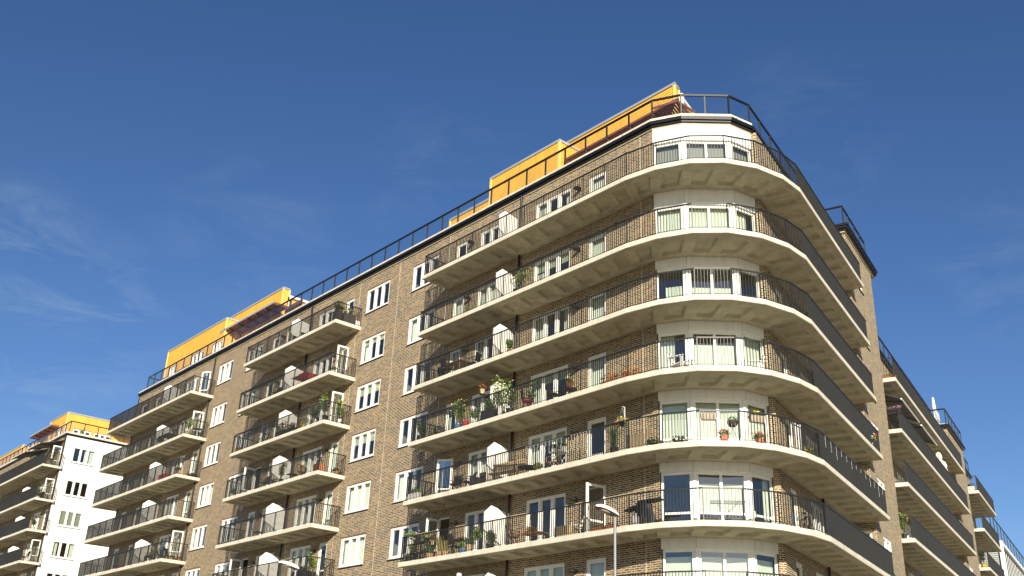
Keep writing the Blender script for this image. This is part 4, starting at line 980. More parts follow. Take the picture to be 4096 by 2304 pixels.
# tall reed plant, hanging basket on its pole, wooden troughs
potted('tall reed grass at the left of hanging basket, fifth balcony', -26.1, 27.35, E_, 'black_pot', 0.17, 0.3, 'leaf', 'grass', 0.3, 1.05, n=150)
t = thing('hanging_basket', 'hanging basket with yellow and pink flowers on pole, fifth balcony', 'hanging basket', (-25.55, 27.25, ZT[E_]), 0)
mb = MB(); mb.path([(0.12, 0, 0), (0.12, 0, 1.75), (0.0, 0, 1.8)], 0.012); mb.build('pole', 'white_paint', t)
mb = MB()
for a in range(3): mb.tube((0.15*math.cos(a*2.1), 0.15*math.sin(a*2.1), 1.22), (0, 0, 1.78), 0.006, n=4)
mb.build('hanger', 'grey_metal', t)
mb = MB(); mb.lathe((0, 0, 1.02), [(0, 0), (0.1, 0.02), (0.17, 0.12), (0.18, 0.2), (0, 0.19)], 14); mb.build('basket', 'dark_wicker', t)
mb = MB(); mb.leaves((0, 0, 1.18), 0.3, 0.25, 0.2, 160, 0.07, orr, 0, droop=0.8, shell=0); mb.build('foliage', 'leaf_bright', t)
mb = MB(); [mb.leaves((orr.uniform(-.28, .28), orr.uniform(-.2, .1), 1.2+orr.uniform(-.12, .2)), .03, .03, .02, 7, .05, orr, 0, shell=0) for _ in range(18)]; mb.build('flowers', 'yellow_flower', t)
mb = MB(); [mb.leaves((orr.uniform(-.2, .1), orr.uniform(-.2, .1), 1.14+orr.uniform(-.1, .1)), .03, .03, .02, 7, .05, orr, 0, shell=0) for _ in range(7)]; mb.build('flowers', 'pink_flower', t)
def picket(mb):
    for k in range(9): mb.box(-0.5+k*0.12, -0.01, 0.02, -0.5+k*0.12+0.09, 0.01, 0.62+(0.12 if k > 6 else 0)*(k-6)+0.03*(k % 2))
    mb.box(-0.5, 0.011, 0.15, 0.55, 0.03, 0.2); mb.box(-0.5, 0.011, 0.45, 0.55, 0.03, 0.5)
simple('picket_panel', 'low wooden picket panel right of hanging basket, fifth balcony', 'fence panel', (-24.9, 27.35, ZT[E_]), 0.15, ['pale_wood'], picket)
potted('low dark leafy plant left of corner post, fifth balcony', -24.1, 27.4, E_, 'black_pot', 0.15, 0.1, 'leaf_dark', 'bush', 0.36, 0.16)
potted('low dark leafy plant in front of bay left pane, fifth balcony', -23.2, 27.75, E_, 'black_pot', 0.15, 0.1, 'leaf_dark', 'bush', 0.34, 0.18)
# wicker boxes hung inside the rail of the bay
def rail_box(label, p, q, u, z, w=0.62, leaf=None, fl=None):
    p, q = V2(p), V2(q); tt = (q-p).normalized(); nn = Vector((tt.y, -tt.x)); c = p+(q-p)*u-nn*0.22
    t = thing('rail_planter', label, 'planter box', (c.x, c.y, z), math.atan2(tt.y, tt.x))
    mb = MB(); mb.hexa([(-w*0.42, -0.08, 0), (w*0.42, -0.08, 0), (w*0.42, 0.08, 0), (-w*0.42, 0.08, 0), (-w/2, -0.12, 0.24), (w/2, -0.12, 0.24), (w/2, 0.12, 0.24), (-w/2, 0.12, 0.24)]); mb.build('basket', 'wicker', t)
    mb = MB()
    for sx in (-1, 1): mb.path([(sx*w*0.3, -0.13, 0.0), (sx*w*0.3, -0.13, 0.30), (sx*w*0.3, -0.17, 0.30)], 0.006)
    mb.build('hooks', 'black_metal', t)
    if leaf: mb = MB(); mb.leaves((0, 0, 0.28), w*0.4, 0.1, 0.1, 60, 0.06, orr, 0, shell=0); mb.build('foliage', leaf, t)
    if fl: mb = MB(); [mb.leaves((orr.uniform(-.2, .05), 0, 0.34+orr.uniform(0, .08)), .03, .03, .02, 7, .05, orr, 0, shell=0) for _ in range(8)]; mb.build('flowers', fl, t)
rail_box('empty pale wicker box on rail before bay centre, fifth balcony', VV[2], VV[3], 0.25, ZT[E_]+0.82)
rail_box('pale wicker box with yellow flowers right on bay rail, fifth balcony', VV[3], VV[4], 0.60, ZT[E_]+0.82, leaf='leaf_dark', fl='yellow_flower')
c = V2(VV[3])-Vector((0.62, -0.35))*0.35+Vector((-0.08, -0.12))
t = thing('ball_basket', 'round hanging basket of brown and green plants before bay, fifth balcony', 'hanging basket', (c.x, c.y, ZT[E_]), 0)
mb = MB(); mb.lathe((0, 0, 0.55), [(0, 0), (0.12, 0.03), (0.19, 0.14), (0.2, 0.24), (0, 0.23)], 14); mb.build('basket', 'dark_wicker', t)
mb = MB(); mb.leaves((0, 0, 0.82), 0.21, 0.21, 0.14, 120, 0.06, orr, 0, shell=0); mb.build('foliage', 'leaf', t)
mb = MB()
for a in range(3): mb.tube((0.18*math.cos(a*2.1), 0.18*math.sin(a*2.1), 0.0), (0.0, 0.0, 0.56), 0.008, n=5)
mb.build('stand', 'grey_metal', t)
potted('terracotta pot of red geraniums in bay centre, fifth balcony', -21.85, 28.62, E_, 'terracotta', 0.17, 0.24, 'leaf', 'bush', 0.2, 0.22, ['red_flower'], 26)
potted('terracotta pot of red geraniums right of rail post, fifth balcony', -21.12, 29.75, E_, 'terracotta', 0.17, 0.22, 'leaf', 'bush', 0.24, 0.22, ['red_flower'], 30)
potted('small red-flowering pot right of the bay, fifth balcony', -20.78, 32.3, E_, 'terracotta', 0.12, 0.16, 'leaf_bright', 'bush', 0.16, 0.16, ['red_flower', 'yellow_flower'], 8)
def rlights(label, s0, s1, lv, n, drop):
    t = MB()
    for k in range(n):
        s = s0+(s1-s0)*(k+0.5)/n; p = RP(s, 0.035); x, y = p; z = ZT[lv]+RH-0.05*orr.random(); l = drop*orr.uniform(0.3, 1)
        zz = z
        while zz > z-l: x2, y2 = RP(s+orr.uniform(-.04, .04), 0.035); t.tube((x, y, zz), (x2, y2, zz-0.09), 0.004, n=4); x, y = x2, y2; zz -= 0.09
    o = t.build('string_lights', 'light_wire'); tag(o, label, 'string lights')
rlights('icicle string lights along right-hand rail of the fifth balcony', 0.3, 10.7, E_, 13, 0.55)
def sheets(mb):
    for k in range(4): x = k*0.2; mb.hexa([(x, 0, 0.1), (x+0.06, 0, 0.1), (x+0.06, 0.02, 0.1), (x, 0.02, 0.1), (x-0.02, 0, 1.1+0.06*(k % 2)), (x+0.10, 0, 1.12), (x+0.10, 0.02, 1.12), (x-0.02, 0.02, 1.1)])
simple('birch_sticks', 'white birch sticks leaning on the rail right of bay, fifth balcony', 'decoration', (-20.72, 31.2, ZT[E_]), 1.6, ['white_flower'], sheets)
# ---- sixth balcony (lowest one seen whole)
for (l, x, dz, fl) in (('white pot with pale pink geranium on rail at left end, sixth balcony', -39.0, 0.78, 'white_flower'), ):
    potted(l, x, Y1, F_, 'white_pot', 0.19, 0.3, 'leaf_bright', 'bush', 0.34, 0.36, [fl], 8, dz=0.80)
def shelf(mb):
    for z in (0.35, 0.78): mb.box(-0.75, -0.14, z, 0.75, 0.14, z+0.02)
    for x in (-0.73, 0.73):
        for y in (-0.12, 0.12): mb.box(x-0.015, y-0.015, 0, x+0.015, y+0.015, 0.78)
simple('plant_shelf', 'dark two-tier plant shelf in the left corner, sixth balcony', 'shelf', (-38.45, Y1, ZT[F_]), 0, ['black_metal'], shelf)
potted('pink flowering plant on top of the plant shelf, sixth balcony', -38.45, Y1, F_, 'black_pot', 0.12, 0.16, 'leaf', 'bush', 0.2, 0.28, ['pink_flower'], 14, dz=0.80)
potted('bright green bush on right of plant shelf, sixth balcony', -37.95, Y1+0.1, F_, 'black_pot', 0.14, 0.2, 'leaf_bright', 'bush', 0.28, 0.3, dz=0.80)
potted('leafy plant on the lower tier of plant shelf, sixth balcony', -38.8, Y1, F_, 'black_pot', 0.12, 0.15, 'leaf_bright', 'bush', 0.2, 0.25, dz=0.37)
potted('dark pot with dense green plant under plant shelf, sixth balcony', -39.0, Y1-0.05, F_, 'black_pot', 0.16, 0.18, 'leaf', 'bush', 0.26, 0.2, n=220)
potted('red flowering plant hung inside rail by open door, sixth balcony', -37.3, Y1, F_, 'pale_clay', 0.12, 0.2, 'leaf', 'bush', 0.18, 0.22, ['red_flower'], 16, dz=0.62)
potted('pale pot with strappy dark leaves, sixth balcony', -37.45, Y1, F_, 'pale_clay', 0.19, 0.25, 'leaf', 'strap', 0.3, 0.75, n=60)
potted('pale pot with dry golden grass, sixth balcony', -36.75, Y1, F_, 'pale_clay', 0.18, 0.26, 'straw', 'grass', 0.3, 0.75, n=120)
potted('second pot of golden grass beside the table, sixth balcony', -36.3, Y1, F_, 'pale_clay', 0.17, 0.24, 'straw', 'grass', 0.3, 0.55, n=110)
table('dark square table between golden grass and blue pot, sixth balcony', -35.7, 27.75, F_, 1.15, 0.7, 0.74, 'black_metal')
chair('dark wicker chair under the square table, sixth balcony', -35.9, 27.5, F_, 3.0, seat='dark_wicker')
potted('blue pot with pale green plant, sixth balcony', -35.05, Y1, F_, 'blue_glaze', 0.18, 0.22, 'leaf_bright', 'bush', 0.26, 0.3)
potted('pale clay pot with leafy geranium and white blooms, sixth balcony', -34.6, Y1, F_, 'pale_clay', 0.17, 0.34, 'leaf', 'bush', 0.24, 0.36, ['white_flower'], 8)
t = thing('hanging_fern', 'green fern hanging from a hook left of screen, sixth balcony', 'hanging plant', (-34.2, 27.35, ZT[F_]+0.75), 0)
mb = MB(); pot_mesh(mb, 0.12, 0.16); mb.build('pot', 'black_pot', t)
mb = MB(); mb.leaves((0, 0, 0.08), 0.26, 0.26, 0.3, 260, 0.09, orr, 0, droop=1.0, shell=0.1); mb.build('foliage', 'leaf_bright', t)
mb = MB(); mb.path([(0, 0, 0.16), (0, 0, 0.7), (-0.12, 0, 0.95)], 0.006); mb.build('hanger', 'stem', t)
potted('black pot with brownish flowering plant by screen, sixth balcony', -33.2, Y1, F_, 'black_pot', 0.17, 0.22, 'leaf', 'tall', 0.34, 0.5, ['pink_flower'], 10)
chair('folding chair with grey back and orange cushion, sixth balcony', -32.05, 27.55, F_, 2.7, seat='grey_cloth', cush=None)
def cush(mb): mb.box(-0.21, -0.2, 0, 0.21, 0.2, 0.07, 0); mb.box(-0.2, 0.15, 0.07, 0.2, 0.2, 0.2, 1)
simple('seat_cushion', 'orange and red cushion on the grey-backed folding chair', 'cushion', (-32.05, 27.55, ZT[F_]+0.455), 2.7, ['orange_cloth', 'red_cloth'], cush)
table('low brown wooden table before triple window, sixth balcony', -30.6, 27.45, F_, 1.1, 0.5, 0.4, 'wood', 'wood')
potted('low box of herbs on the brown wooden table, sixth balcony', -30.8, 27.4, F_, 'terracotta', 0, 0.12, 'straw', 'bush', 0.3, 0.16, ['yellow_flower'], 16, box=(0.6, 0.2), dz=0.4)
def chest(mb):
    mb.box(-0.35, -0.22, 0, 0.35, 0.22, 0.5)
    for k in range(6): mb.box(-0.36+k*0.118, -0.235, 0.02, -0.26+k*0.118, -0.221, 0.48)
simple('wooden_chest', 'pale wooden chest left of the open right-hand door, sixth balcony', 'storage chest', (-29.0, 27.6, ZT[F_]), 0, ['pale_wood'], chest)
chair('white folding chair with yellow seat behind wooden chest, sixth balcony', -28.75, 27.95, F_, -0.7, 'white_paint', 'cream_cloth')
for k, x in enumerate((-26.75, -26.1)):
    potted(('long terracotta trough below open door, sixth balcony', 'long terracotta trough left of covered grill, sixth balcony')[k], x, 27.22, F_, 'terracotta', 0, 0.15, 'leaf_dark', 'bush', 0.2, 0.08, box=(0.6, 0.18), n=30, cat='planter box')
t = thing('barbecue', 'barbecue under black cover with side shelves, sixth balcony by corner', 'barbecue', (-24.85, 27.6, ZT[F_]), 0.1)
mb = MB(); pr_ = [(0.50, 0.05), (0.46, 0.35), (0.36, 0.65), (0.34, 0.80), (0.27, 0.93), (0.14, 0.99), (0.0, 1.0)]
k0 = len(mb.v)
for (r_, z_) in pr_:
    for i in range(28): th = 6.2832*i/28; f_ = 1+0.06*math.sin(9*th+z_*4)*(1.2-z_); mb.v.append((r_*f_*math.cos(th), 0.62*r_*f_*math.sin(th), z_))
for j in range(len(pr_)-1):
    for i in range(28): i2 = (i+1) % 28; mb.f.append((k0+j*28+i, k0+j*28+i2, k0+(j+1)*28+i2, k0+(j+1)*28+i)); mb.m.append(0)
mb.build('cover', 'black_cloth', t)
for sx, zz in ((-1, 0.70), (1, 0.86)):
    mb = MB(); mb.hexa([(sx*0.3, -0.2, zz), (sx*0.8, -0.16, zz+0.06*sx), (sx*0.8, 0.16, zz+0.06*sx), (sx*0.3, 0.2, zz), (sx*0.3, -0.2, zz+0.10), (sx*0.8, -0.16, zz+0.04+0.06*sx), (sx*0.8, 0.16, zz+0.04+0.06*sx), (sx*0.3, 0.2, zz+0.10)]); mb.build('side_shelf', 'black_cloth', t)
def bottle(mb): mb.lathe((0, 0, 0), [(0, 0), (0.15, 0), (0.15, 0.32), (0.07, 0.4), (0.07, 0.46), (0, 0.46)], 14)
simple('gas_bottle', 'grey gas bottle in front of the covered barbecue', 'gas bottle', (-24.95, 27.25, ZT[F_]), 0, ['grey_cloth'], bottle)
# folding drying frame in front of the bay, reclining chair right of it
t = thing('drying_rack', 'folded-out metal drying rack before bay centre, sixth balcony', 'drying rack', (-22.2, 29.1, ZT[F_]), 0.75)
mb = MB()
for y in (-0.25, 0.25): mb.path([(-0.45, y, 0.02), (0.35, y, 0.78)], 0.009); mb.path([(0.45, y, 0.02), (-0.35, y, 0.78)], 0.009)
mb.build('legs', 'grey_metal', t)
mb = MB(); mb.path([(-0.6, -0.27, 0.8), (0.6, -0.27, 0.8), (0.6, 0.27, 0.8), (-0.6, 0.27, 0.8), (-0.6, -0.27, 0.8)], 0.009)
for k in range(6): mb.tube((-0.6, -0.2+k*0.08, 0.8), (0.6, -0.2+k*0.08, 0.8), 0.005, n=4)
mb.build('rack', 'grey_metal', t)
t = thing('bicycle', 'bicycle leaning on brick wall right of the bay, sixth balcony', 'bicycle', (-21.5, 32.9, ZT[F_]), 1.85)
for x in (-0.5, 0.5):
    mb = MB(); pts = [(x+0.32*math.cos(a*0.3142), 0, 0.33+0.32*math.sin(a*0.3142)) for a in range(21)]; mb.path(pts, 0.016, 5)
    for a in range(8): mb.tube((x, 0, 0.33), (x+0.31*math.cos(a*0.785), 0, 0.33+0.31*math.sin(a*0.785)), 0.003, n=3)
    mb.build('wheel', 'black_metal', t)
mb = MB(); mb.path([(-0.5, 0, 0.33), (-0.15, 0, 0.8), (0.35, 0, 0.85), (0.02, 0, 0.3), (-0.15, 0, 0.8)], 0.018, 6); mb.path([(-0.5, 0, 0.33), (0.02, 0, 0.3)], 0.014, 6); mb.path([(0.5, 0, 0.33), (0.33, 0, 0.95)], 0.016, 6); mb.build('frame', 'black_metal', t)
mb = MB(); mb.path([(0.2, -0.25, 0.98), (0.33, 0, 0.98), (0.2, 0.25, 0.98)], 0.014, 6); mb.build('handlebar', 'grey_metal', t)
mb = MB(); mb.hexa([(-0.3, -0.07, 0.88), (-0.05, -0.02, 0.88), (-0.05, 0.02, 0.88), (-0.3, 0.07, 0.88), (-0.3, -0.07, 0.93), (-0.05, -0.02, 0.92), (-0.05, 0.02, 0.92), (-0.3, 0.07, 0.93)]); mb.tube((-0.17, 0, 0.79), (-0.18, 0, 0.89), 0.012, n=6); mb.build('saddle', 'black_cloth', t)
# table lamps behind the bay glass
for (l, x, y) in (('cream-shaded table lamp behind left bay pane, sixth floor down', -24.15, 29.75), ('cream-shaded table lamp behind right bay pane, sixth floor down', -22.95, 31.6)):
    t = thing('table_lamp', l, 'table lamp', (x, y, ZT[F_]+0.35)); mb = MB(); mb.lathe((0, 0, 0), [(0.08, 0), (0.08, 0.02), (0.015, 0.03), (0.015, 0.42)], 12); mb.build('lamp_base', 'grey_metal', t); mb = MB(); mb.lathe((0, 0, 0.38), [(0.15, 0), (0.10, 0.26)], 16); mb.build('lamp_shade', 'lamp_shade', t)
simple('low_sideboard', 'dark low sideboard under the table lamps behind bay glass', 'sideboard', (-23.9, 30.1, ZT[F_]), 0.5, ['dark_wicker'], lambda mb: (mb.box(-0.5, -0.2, 0, 0.1, 0.2, 0.345), mb.box(0.3, 1.0, 0, 1.0, 1.5, 0.345)))
# ---- middle stack of balconies
potted('dark basket of trailing green plants at front corner, top middle balcony', -48.25, 27.25, A_, 'dark_wicker', 0, 0.62, 'leaf', 'tall', 0.5, 0.62, box=(0.5, 0.34))
potted('second leafy plant in dark box along side rail, top middle balcony', -48.1, 27.95, A_, 'dark_wicker', 0, 0.6, 'leaf_bright', 'bush', 0.3, 0.45, box=(0.34, 0.8))
def basket(mb): mb.box(-0.18, -0.3, 0, 0.18, 0.3, 0.35); [mb.box(-0.19, -0.31, z, 0.19, 0.31, z+0.025) for z in (0.0, 0.16, 0.34)]
simple('white_crate', 'white slatted crate by the wall end, top middle balcony', 'crate', (-48.2, 28.45, ZT[A_]), 0, ['white_pot'], basket)
simple('dark_sofa', 'dark low sofa in front of the screen, top middle balcony', 'sofa', (-53.2, 27.75, ZT[A_]), 0.1, ['dark_wicker'], sofa)
table('dark table half covered by red cloth, second middle balcony', -52.0, 27.6, B_, 1.6, 0.75, 0.74, 'black_metal')
simple('red_tablecloth', 'bright red cloth hanging over right end of dark table', 'tablecloth', (-51.45, 27.6, ZT[B_]+0.742), 0, ['red_cloth'], lambda mb: (mb.box(-0.4, -0.4, 0, 0.4, 0.4, 0.012), mb.hexa([(-0.4, -0.42, -0.4), (0.4, -0.42, -0.4), (0.4, -0.405, -0.4), (-0.4, -0.405, -0.4), (-0.4, -0.41, 0.012), (0.4, -0.41, 0.012), (0.4, -0.395, 0.012), (-0.4, -0.395, 0.012)]), mb.box(0.40, -0.4, -0.35, 0.412, 0.4, 0.012)))
chair('black chair left of screen, second middle balcony', -55.2, 27.6, B_, 0.3)
potted('small pink potted flowers at right corner, second middle balcony', -48.15, 27.35, B_, 'white_pot', 0.13, 0.16, 'leaf', 'bush', 0.2, 0.22, ['pink_flower'], 10)
t = thing('bicycle', 'dark bicycle leaning left of screen, third middle balcony', 'bicycle', (-56.0, 27.7, ZT[C_]), 0.1)
for x in (-0.5, 0.5):
    mb = MB(); pts = [(x+0.32*math.cos(a*0.3142), 0, 0.33+0.32*math.sin(a*0.3142)) for a in range(21)]; mb.path(pts, 0.018, 5); mb.build('wheel', 'black_metal', t)
mb = MB(); mb.path([(-0.5, 0, 0.33), (-0.15, 0, 0.8), (0.35, 0, 0.85), (0.02, 0, 0.3), (-0.15, 0, 0.8)], 0.02, 6); mb.path([(0.5, 0, 0.33), (0.33, 0, 1.0)], 0.018, 6); mb.build('frame', 'black_metal', t)
mb = MB(); mb.box(-0.28, -0.06, 0.84, -0.05, 0.06, 0.9); mb.tube((-0.16, 0, 0.79), (-0.16, 0, 0.85), 0.012, n=6); mb.build('saddle', 'black_cloth', t)
mb = MB(); mb.tube((0.28, -0.25, 1.0), (0.28, 0.25, 1.0), 0.014, n=6); mb.build('handlebar', 'grey_metal', t)
potted('trailing red and pink flowers left of screen, third middle balcony', -53.2, Y1, C_, 'black_pot', 0, 0.4, 'leaf', 'bush', 0.5, 0.6, ['red_flower', 'pink_flower'], 24, box=(1.1, 0.25))
potted('row of red flowers before the screen, third middle balcony', -52.1, Y1, C_, 'black_pot', 0, 0.35, 'leaf', 'bush', 0.4, 0.3, ['red_flower'], 26, box=(0.9, 0.25))
potted('bright yellow pot with green bush, third middle balcony', -50.75, Y1, C_, 'yellow_pot', 0.2, 0.32, 'leaf_bright', 'bush', 0.32, 0.5)
potted('white pot with climbing plant near front corner, third middle balcony', -49.5, Y1, C_, 'white_pot', 0.17, 0.3, 'leaf', 'tall', 0.4, 0.85, ['yellow_flower'], 12)
potted('tall shrub at front corner, third middle balcony', -48.3, 27.3, C_, 'black_pot', 0.18, 0.35, 'leaf_bright', 'tall', 0.4, 1.2, ['white_flower'], 12)
potted('white pot with thin climber on side rail, third middle balcony', -48.1, 28.1, C_, 'white_pot', 0.15, 0.28, 'leaf_bright', 'tall', 0.35, 1.1, ['yellow_flower'], 8)
potted('low box of brown heather at left end, third middle balcony', -58.7, Y1, C_, 'terracotta', 0, 0.2, 'straw', 'bush', 0.3, 0.2, box=(0.7, 0.2))
potted('dry pale grasses at left end, fourth middle balcony', -58.6, Y1, D_, 'white_pot', 0.15, 0.25, 'leaf', 'grass', 0.3, 0.5)
chair('dark chair left of the screen, fourth middle balcony', -54.9, 27.5, D_, 0.2, seat='dark_wicker')
potted('terracotta pot with small green plant below screen, fourth middle balcony', -53.3, Y1, D_, 'terracotta', 0.14, 0.18, 'leaf', 'bush', 0.2, 0.25)
potted('tall thin plant in front of the screen, fourth middle balcony', -52.7, 27.4, D_, 'black_pot', 0.15, 0.3, 'leaf_bright', 'tall', 0.32, 1.0, ['orange_flower'], 6)
table('dark cube table with orange chair legs, fourth middle balcony', -51.6, 27.5, D_, 0.6, 0.5, 0.45, 'dark_wicker')
chair('wooden folding chair right of cube table, fourth middle balcony', -50.6, 27.5, D_, 1.2, 'wood', 'wood')
potted('yellow flowers behind cube table, fourth middle balcony', -51.2, 27.9, D_, 'terracotta', 0.12, 0.5, 'leaf', 'bush', 0.2, 0.3, ['yellow_flower'], 14)
potted('big terracotta box with pale pink flowers, fourth middle balcony', -48.35, 27.3, D_, 'terracotta', 0, 0.48, 'leaf', 'bush', 0.3, 0.45, ['pink_flower', 'white_flower'], 12, box=(0.6, 0.3))
potted('small red and white flowers on side rail, fourth middle balcony', -48.1, 28.3, D_, 'terracotta', 0.12, 0.2, 'leaf', 'bush', 0.2, 0.25, ['red_flower', 'white_flower'], 8)
table('tiny dark table with teapot, fifth middle balcony', -54.9, 27.5, E_, 0.6, 0.4, 0.4, 'black_metal')
potted('dense dark hedge in black box at corner, sixth middle balcony', -48.9, 27.3, F_, 'black_pot', 0, 0.45, 'leaf_dark', 'bush', 0.7, 0.25, box=(1.4, 0.3), n=420)
potted('thin leafy climber at the corner, sixth middle balcony', -48.2, 27.6, F_, 'black_pot', 0.15, 0.4, 'leaf_bright', 'tall', 0.45, 1.0)
# ---- left stack
potted('pale yellow flowering climber on corner rail, second left balcony', -67.6, 27.4, B_, 'pale_clay', 0.18, 0.3, 'leaf_bright', 'tall', 0.42, 0.9, ['yellow_flower'], 20)
table('round dark table before open door, second left balcony', -67.9, 28.2, B_, 0.7, 0.7, 0.72, 'grey_metal', rnd_=True)
table('dark dining table right of screen, second left balcony', -71.4, 27.6, B_, 1.6, 0.8, 0.74, 'dark_wicker')
chair('dark chair at left of dining table, second left balcony', -72.6, 27.6, B_, 1.5, seat='dark_wicker')
potted('red leafed potted plant on dining table, second left balcony', -70.6, 27.6, B_, 'terracotta', 0.12, 0.15, 'leaf', 'bush', 0.2, 0.2, ['red_flower'], 8, dz=0.74)
potted('leafy green plant left of dining table, second left balcony', -72.3, Y1, B_, 'white_pot', 0.15, 0.3, 'leaf', 'bush', 0.3, 0.4)
simple('red_bench_box', 'red slatted box bench right of screen, third left balcony', 'bench', (-70.4, 27.5, ZT[C_]), 0, ['red_cloth'], lambda mb: (mb.box(-0.55, -0.25, 0.1, 0.55, 0.25, 0.48), [mb.box(-0.55+k*0.16, -0.27, 0.05, -0.43+k*0.16, -0.252, 0.5) for k in range(7)]))
potted('bright pink flowers on front corner, third left balcony', -67.8, 27.3, C_, 'pale_clay', 0, 0.3, 'leaf', 'bush', 0.4, 0.3, ['pink_flower', 'red_flower'], 26, box=(0.9, 0.22))
potted('dark low succulent tray on side rail, third left balcony', -67.5, 28.25, C_, 'black_pot', 0, 0.15, 'leaf_dark', 'bush', 0.3, 0.12, box=(0.3, 0.7))
for (l, y) in (('small terracotta pot nearest front on side edge, fifth left balcony', 27.45), ('small terracotta pot in middle of side edge, fifth left balcony', 27.8), ('red flowering pot nearest the wall on side edge, fifth left balcony', 28.3)):
    potted(l, -67.45, y, E_, 'terracotta', 0.10, 0.16, 'leaf', 'bush', 0.12, 0.12, ['red_flower'] if 'flowering' in l else None, 8)
simple('dark_barrel', 'dark round barrel table by corner rail, fifth left balcony', 'barrel', (-68.1, 27.5, ZT[E_]), 0, ['black_pot'], lambda mb: mb.lathe((0, 0, 0), [(0, 0), (0.2, 0), (0.24, 0.3), (0.22, 0.6), (0, 0.6)], 16))
simple('red_cushion', 'dark red floor cushion in middle of fifth left balcony', 'cushion', (-75.9, 27.5, ZT[E_]), 0.2, ['red_cloth'], lambda mb: mb.lathe((0, 0, 0), [(0, 0), (0.3, 0.03), (0.36, 0.16), (0.3, 0.34), (0, 0.4)], 14))
# ---- people sitting on the fifth left balcony
def person(label, loc, rz, shirt, trousers, hairc='hair'):
    t = thing('person', label, 'person', loc, rz)
    # one continuous body: joints joined by a skin; sitting, facing local -y
    J = {'pelvis': ((0, 0, 0.50), 0.15), 'waist': ((0, 0.0, 0.68), 0.125), 'chest': ((0, 0.03, 0.90), 0.15), 'neck': ((0, 0.02, 1.08), 0.055), 'head': ((0, -0.01, 1.18), 0.085), 'crown': ((0, 0.0, 1.27), 0.075)}
    for s, sx in (('l', -1), ('r', 1)):
        J.update({'hip'+s: ((sx*0.10, -0.02, 0.49), 0.10), 'knee'+s: ((sx*0.13, -0.42, 0.50), 0.062), 'ankle'+s: ((sx*0.13, -0.44, 0.09), 0.04), 'toe'+s: ((sx*0.14, -0.60, 0.04), 0.032),
                  'sh'+s: ((sx*0.18, 0.02, 1.00), 0.062), 'elb'+s: ((sx*0.24, -0.05, 0.74), 0.042), 'wr'+s: ((sx*0.13, -0.27, 0.70), 0.028), 'hand'+s: ((sx*0.10, -0.35, 0.69), 0.03)})
    E = [('pelvis', 'waist'), ('waist', 'chest'), ('chest', 'neck'), ('neck', 'head'), ('head', 'crown')]
    for s in 'lr': E += [('pelvis', 'hip'+s), ('hip'+s, 'knee'+s), ('knee'+s, 'ankle'+s), ('ankle'+s, 'toe'+s), ('chest', 'sh'+s), ('sh'+s, 'elb'+s), ('elb'+s, 'wr'+s), ('wr'+s, 'hand'+s)]
    names = list(J); me = bpy.data.meshes.new('body'); V = [J[n][0] for n in names]; R_ = [J[n][1] for n in names]; ED = [(names.index(a), names.index(b)) for a, b in E]
    for s, sx in (('l', -1), ('r', 1)):      # fingers and thumb as short chains from the palm
        h = names.index('hand'+s); hp = Vector(J['hand'+s][0])
        for k in range(5):
            off = Vector((sx*(-0.032+0.016*k), -0.03, 0.004*k)); L = (0.035, 0.065, 0.072, 0.066, 0.052)[k]
            if k == 0: off = Vector((-sx*0.035, 0.01, 0.01))
            a = hp+off; b = a+Vector((0, -L*0.55, -0.008)); c = b+Vector((0, -L*0.35, -0.022)); i0 = len(V); V += [tuple(a), tuple(b), tuple(c)]; R_ += [0.009, 0.0085, 0.0075]; ED += [(h, i0), (i0, i0+1), (i0+1, i0+2)]
    me.from_pydata(V, ED, []); me.update()
    o = bpy.data.objects.new('body', me); C.objects.link(o)
    md = o.modifiers.new('skin', 'SKIN'); md.use_smooth_shade = True
    sv = me.skin_vertices[0].data
    for i, r_ in enumerate(R_): sv[i].radius = (r_, r_*(0.78 if i in (0, 1, 2) else 1))
    sv[0].use_root = True
    o.modifiers.new('sub', 'SUBSURF').levels = 1; o.modifiers['sub'].render_levels = 1
    dg = bpy.context.evaluated_depsgraph_get(); m2 = bpy.data.meshes.new_from_object(o.evaluated_get(dg)); bpy.data.objects.remove(o)
    m2.materials.clear()
    for m in ('skin', shirt, trousers): m2.materials.append(M[m])
    for p in m2.polygons:
        c = p.center; p.use_smooth = True
        p.material_index = 0 if (c.z > 1.06 or (c.y < -0.13 and c.z > 0.6)) else (1 if c.z > 0.60 else (2 if c.z > 0.07 else 0))
    link('body', m2, t)
    hb = MB(); hb.lathe((0, 0.015, 1.17), [(0.098, 0.0), (0.106, 0.06), (0.098, 0.12), (0.06, 0.165), (0.0, 0.18)], 14, sy=1.1)
    hb.f = [f for f in hb.f if not (sum(hb.v[i][1] for i in f)/4 < -0.055 and sum(hb.v[i][2] for i in f)/4 < 1.27)]; hb.m = [0]*len(hb.f); hb.build('hair', hairc, t, smooth=True)
    nb = MB(); nb.hexa([(-0.012, -0.108, 1.165), (0.012, -0.108, 1.165), (0.008, -0.08, 1.165), (-0.008, -0.08, 1.165), (-0.006, -0.092, 1.205), (0.006, -0.092, 1.205), (0.005, -0.08, 1.205), (-0.005, -0.08, 1.205)])
    for sx in (-1, 1): nb.lathe((sx*0.088, 0.0, 1.165), [(0.0, 0), (0.014, 0.01), (0.018, 0.03), (0.0, 0.055)], 8)
    nb.build('nose_and_ears', 'skin', t)
    eb = MB()
    for sx in (-1, 1): eb.lathe((sx*0.032, -0.086, 1.195), [(0, 0), (0.010, 0.005), (0, 0.012)], 8)
    eb.box(-0.022, -0.094, 1.140, 0.022, -0.086, 1.147); eb.build('eyes_and_mouth', 'hair', t)
    return t
person('person in yellow top sitting at rail, fifth left balcony', (-70.55, 27.62, ZT[E_]+0.0), -0.5, 'pale_clay', 'black_cloth', 'hair')
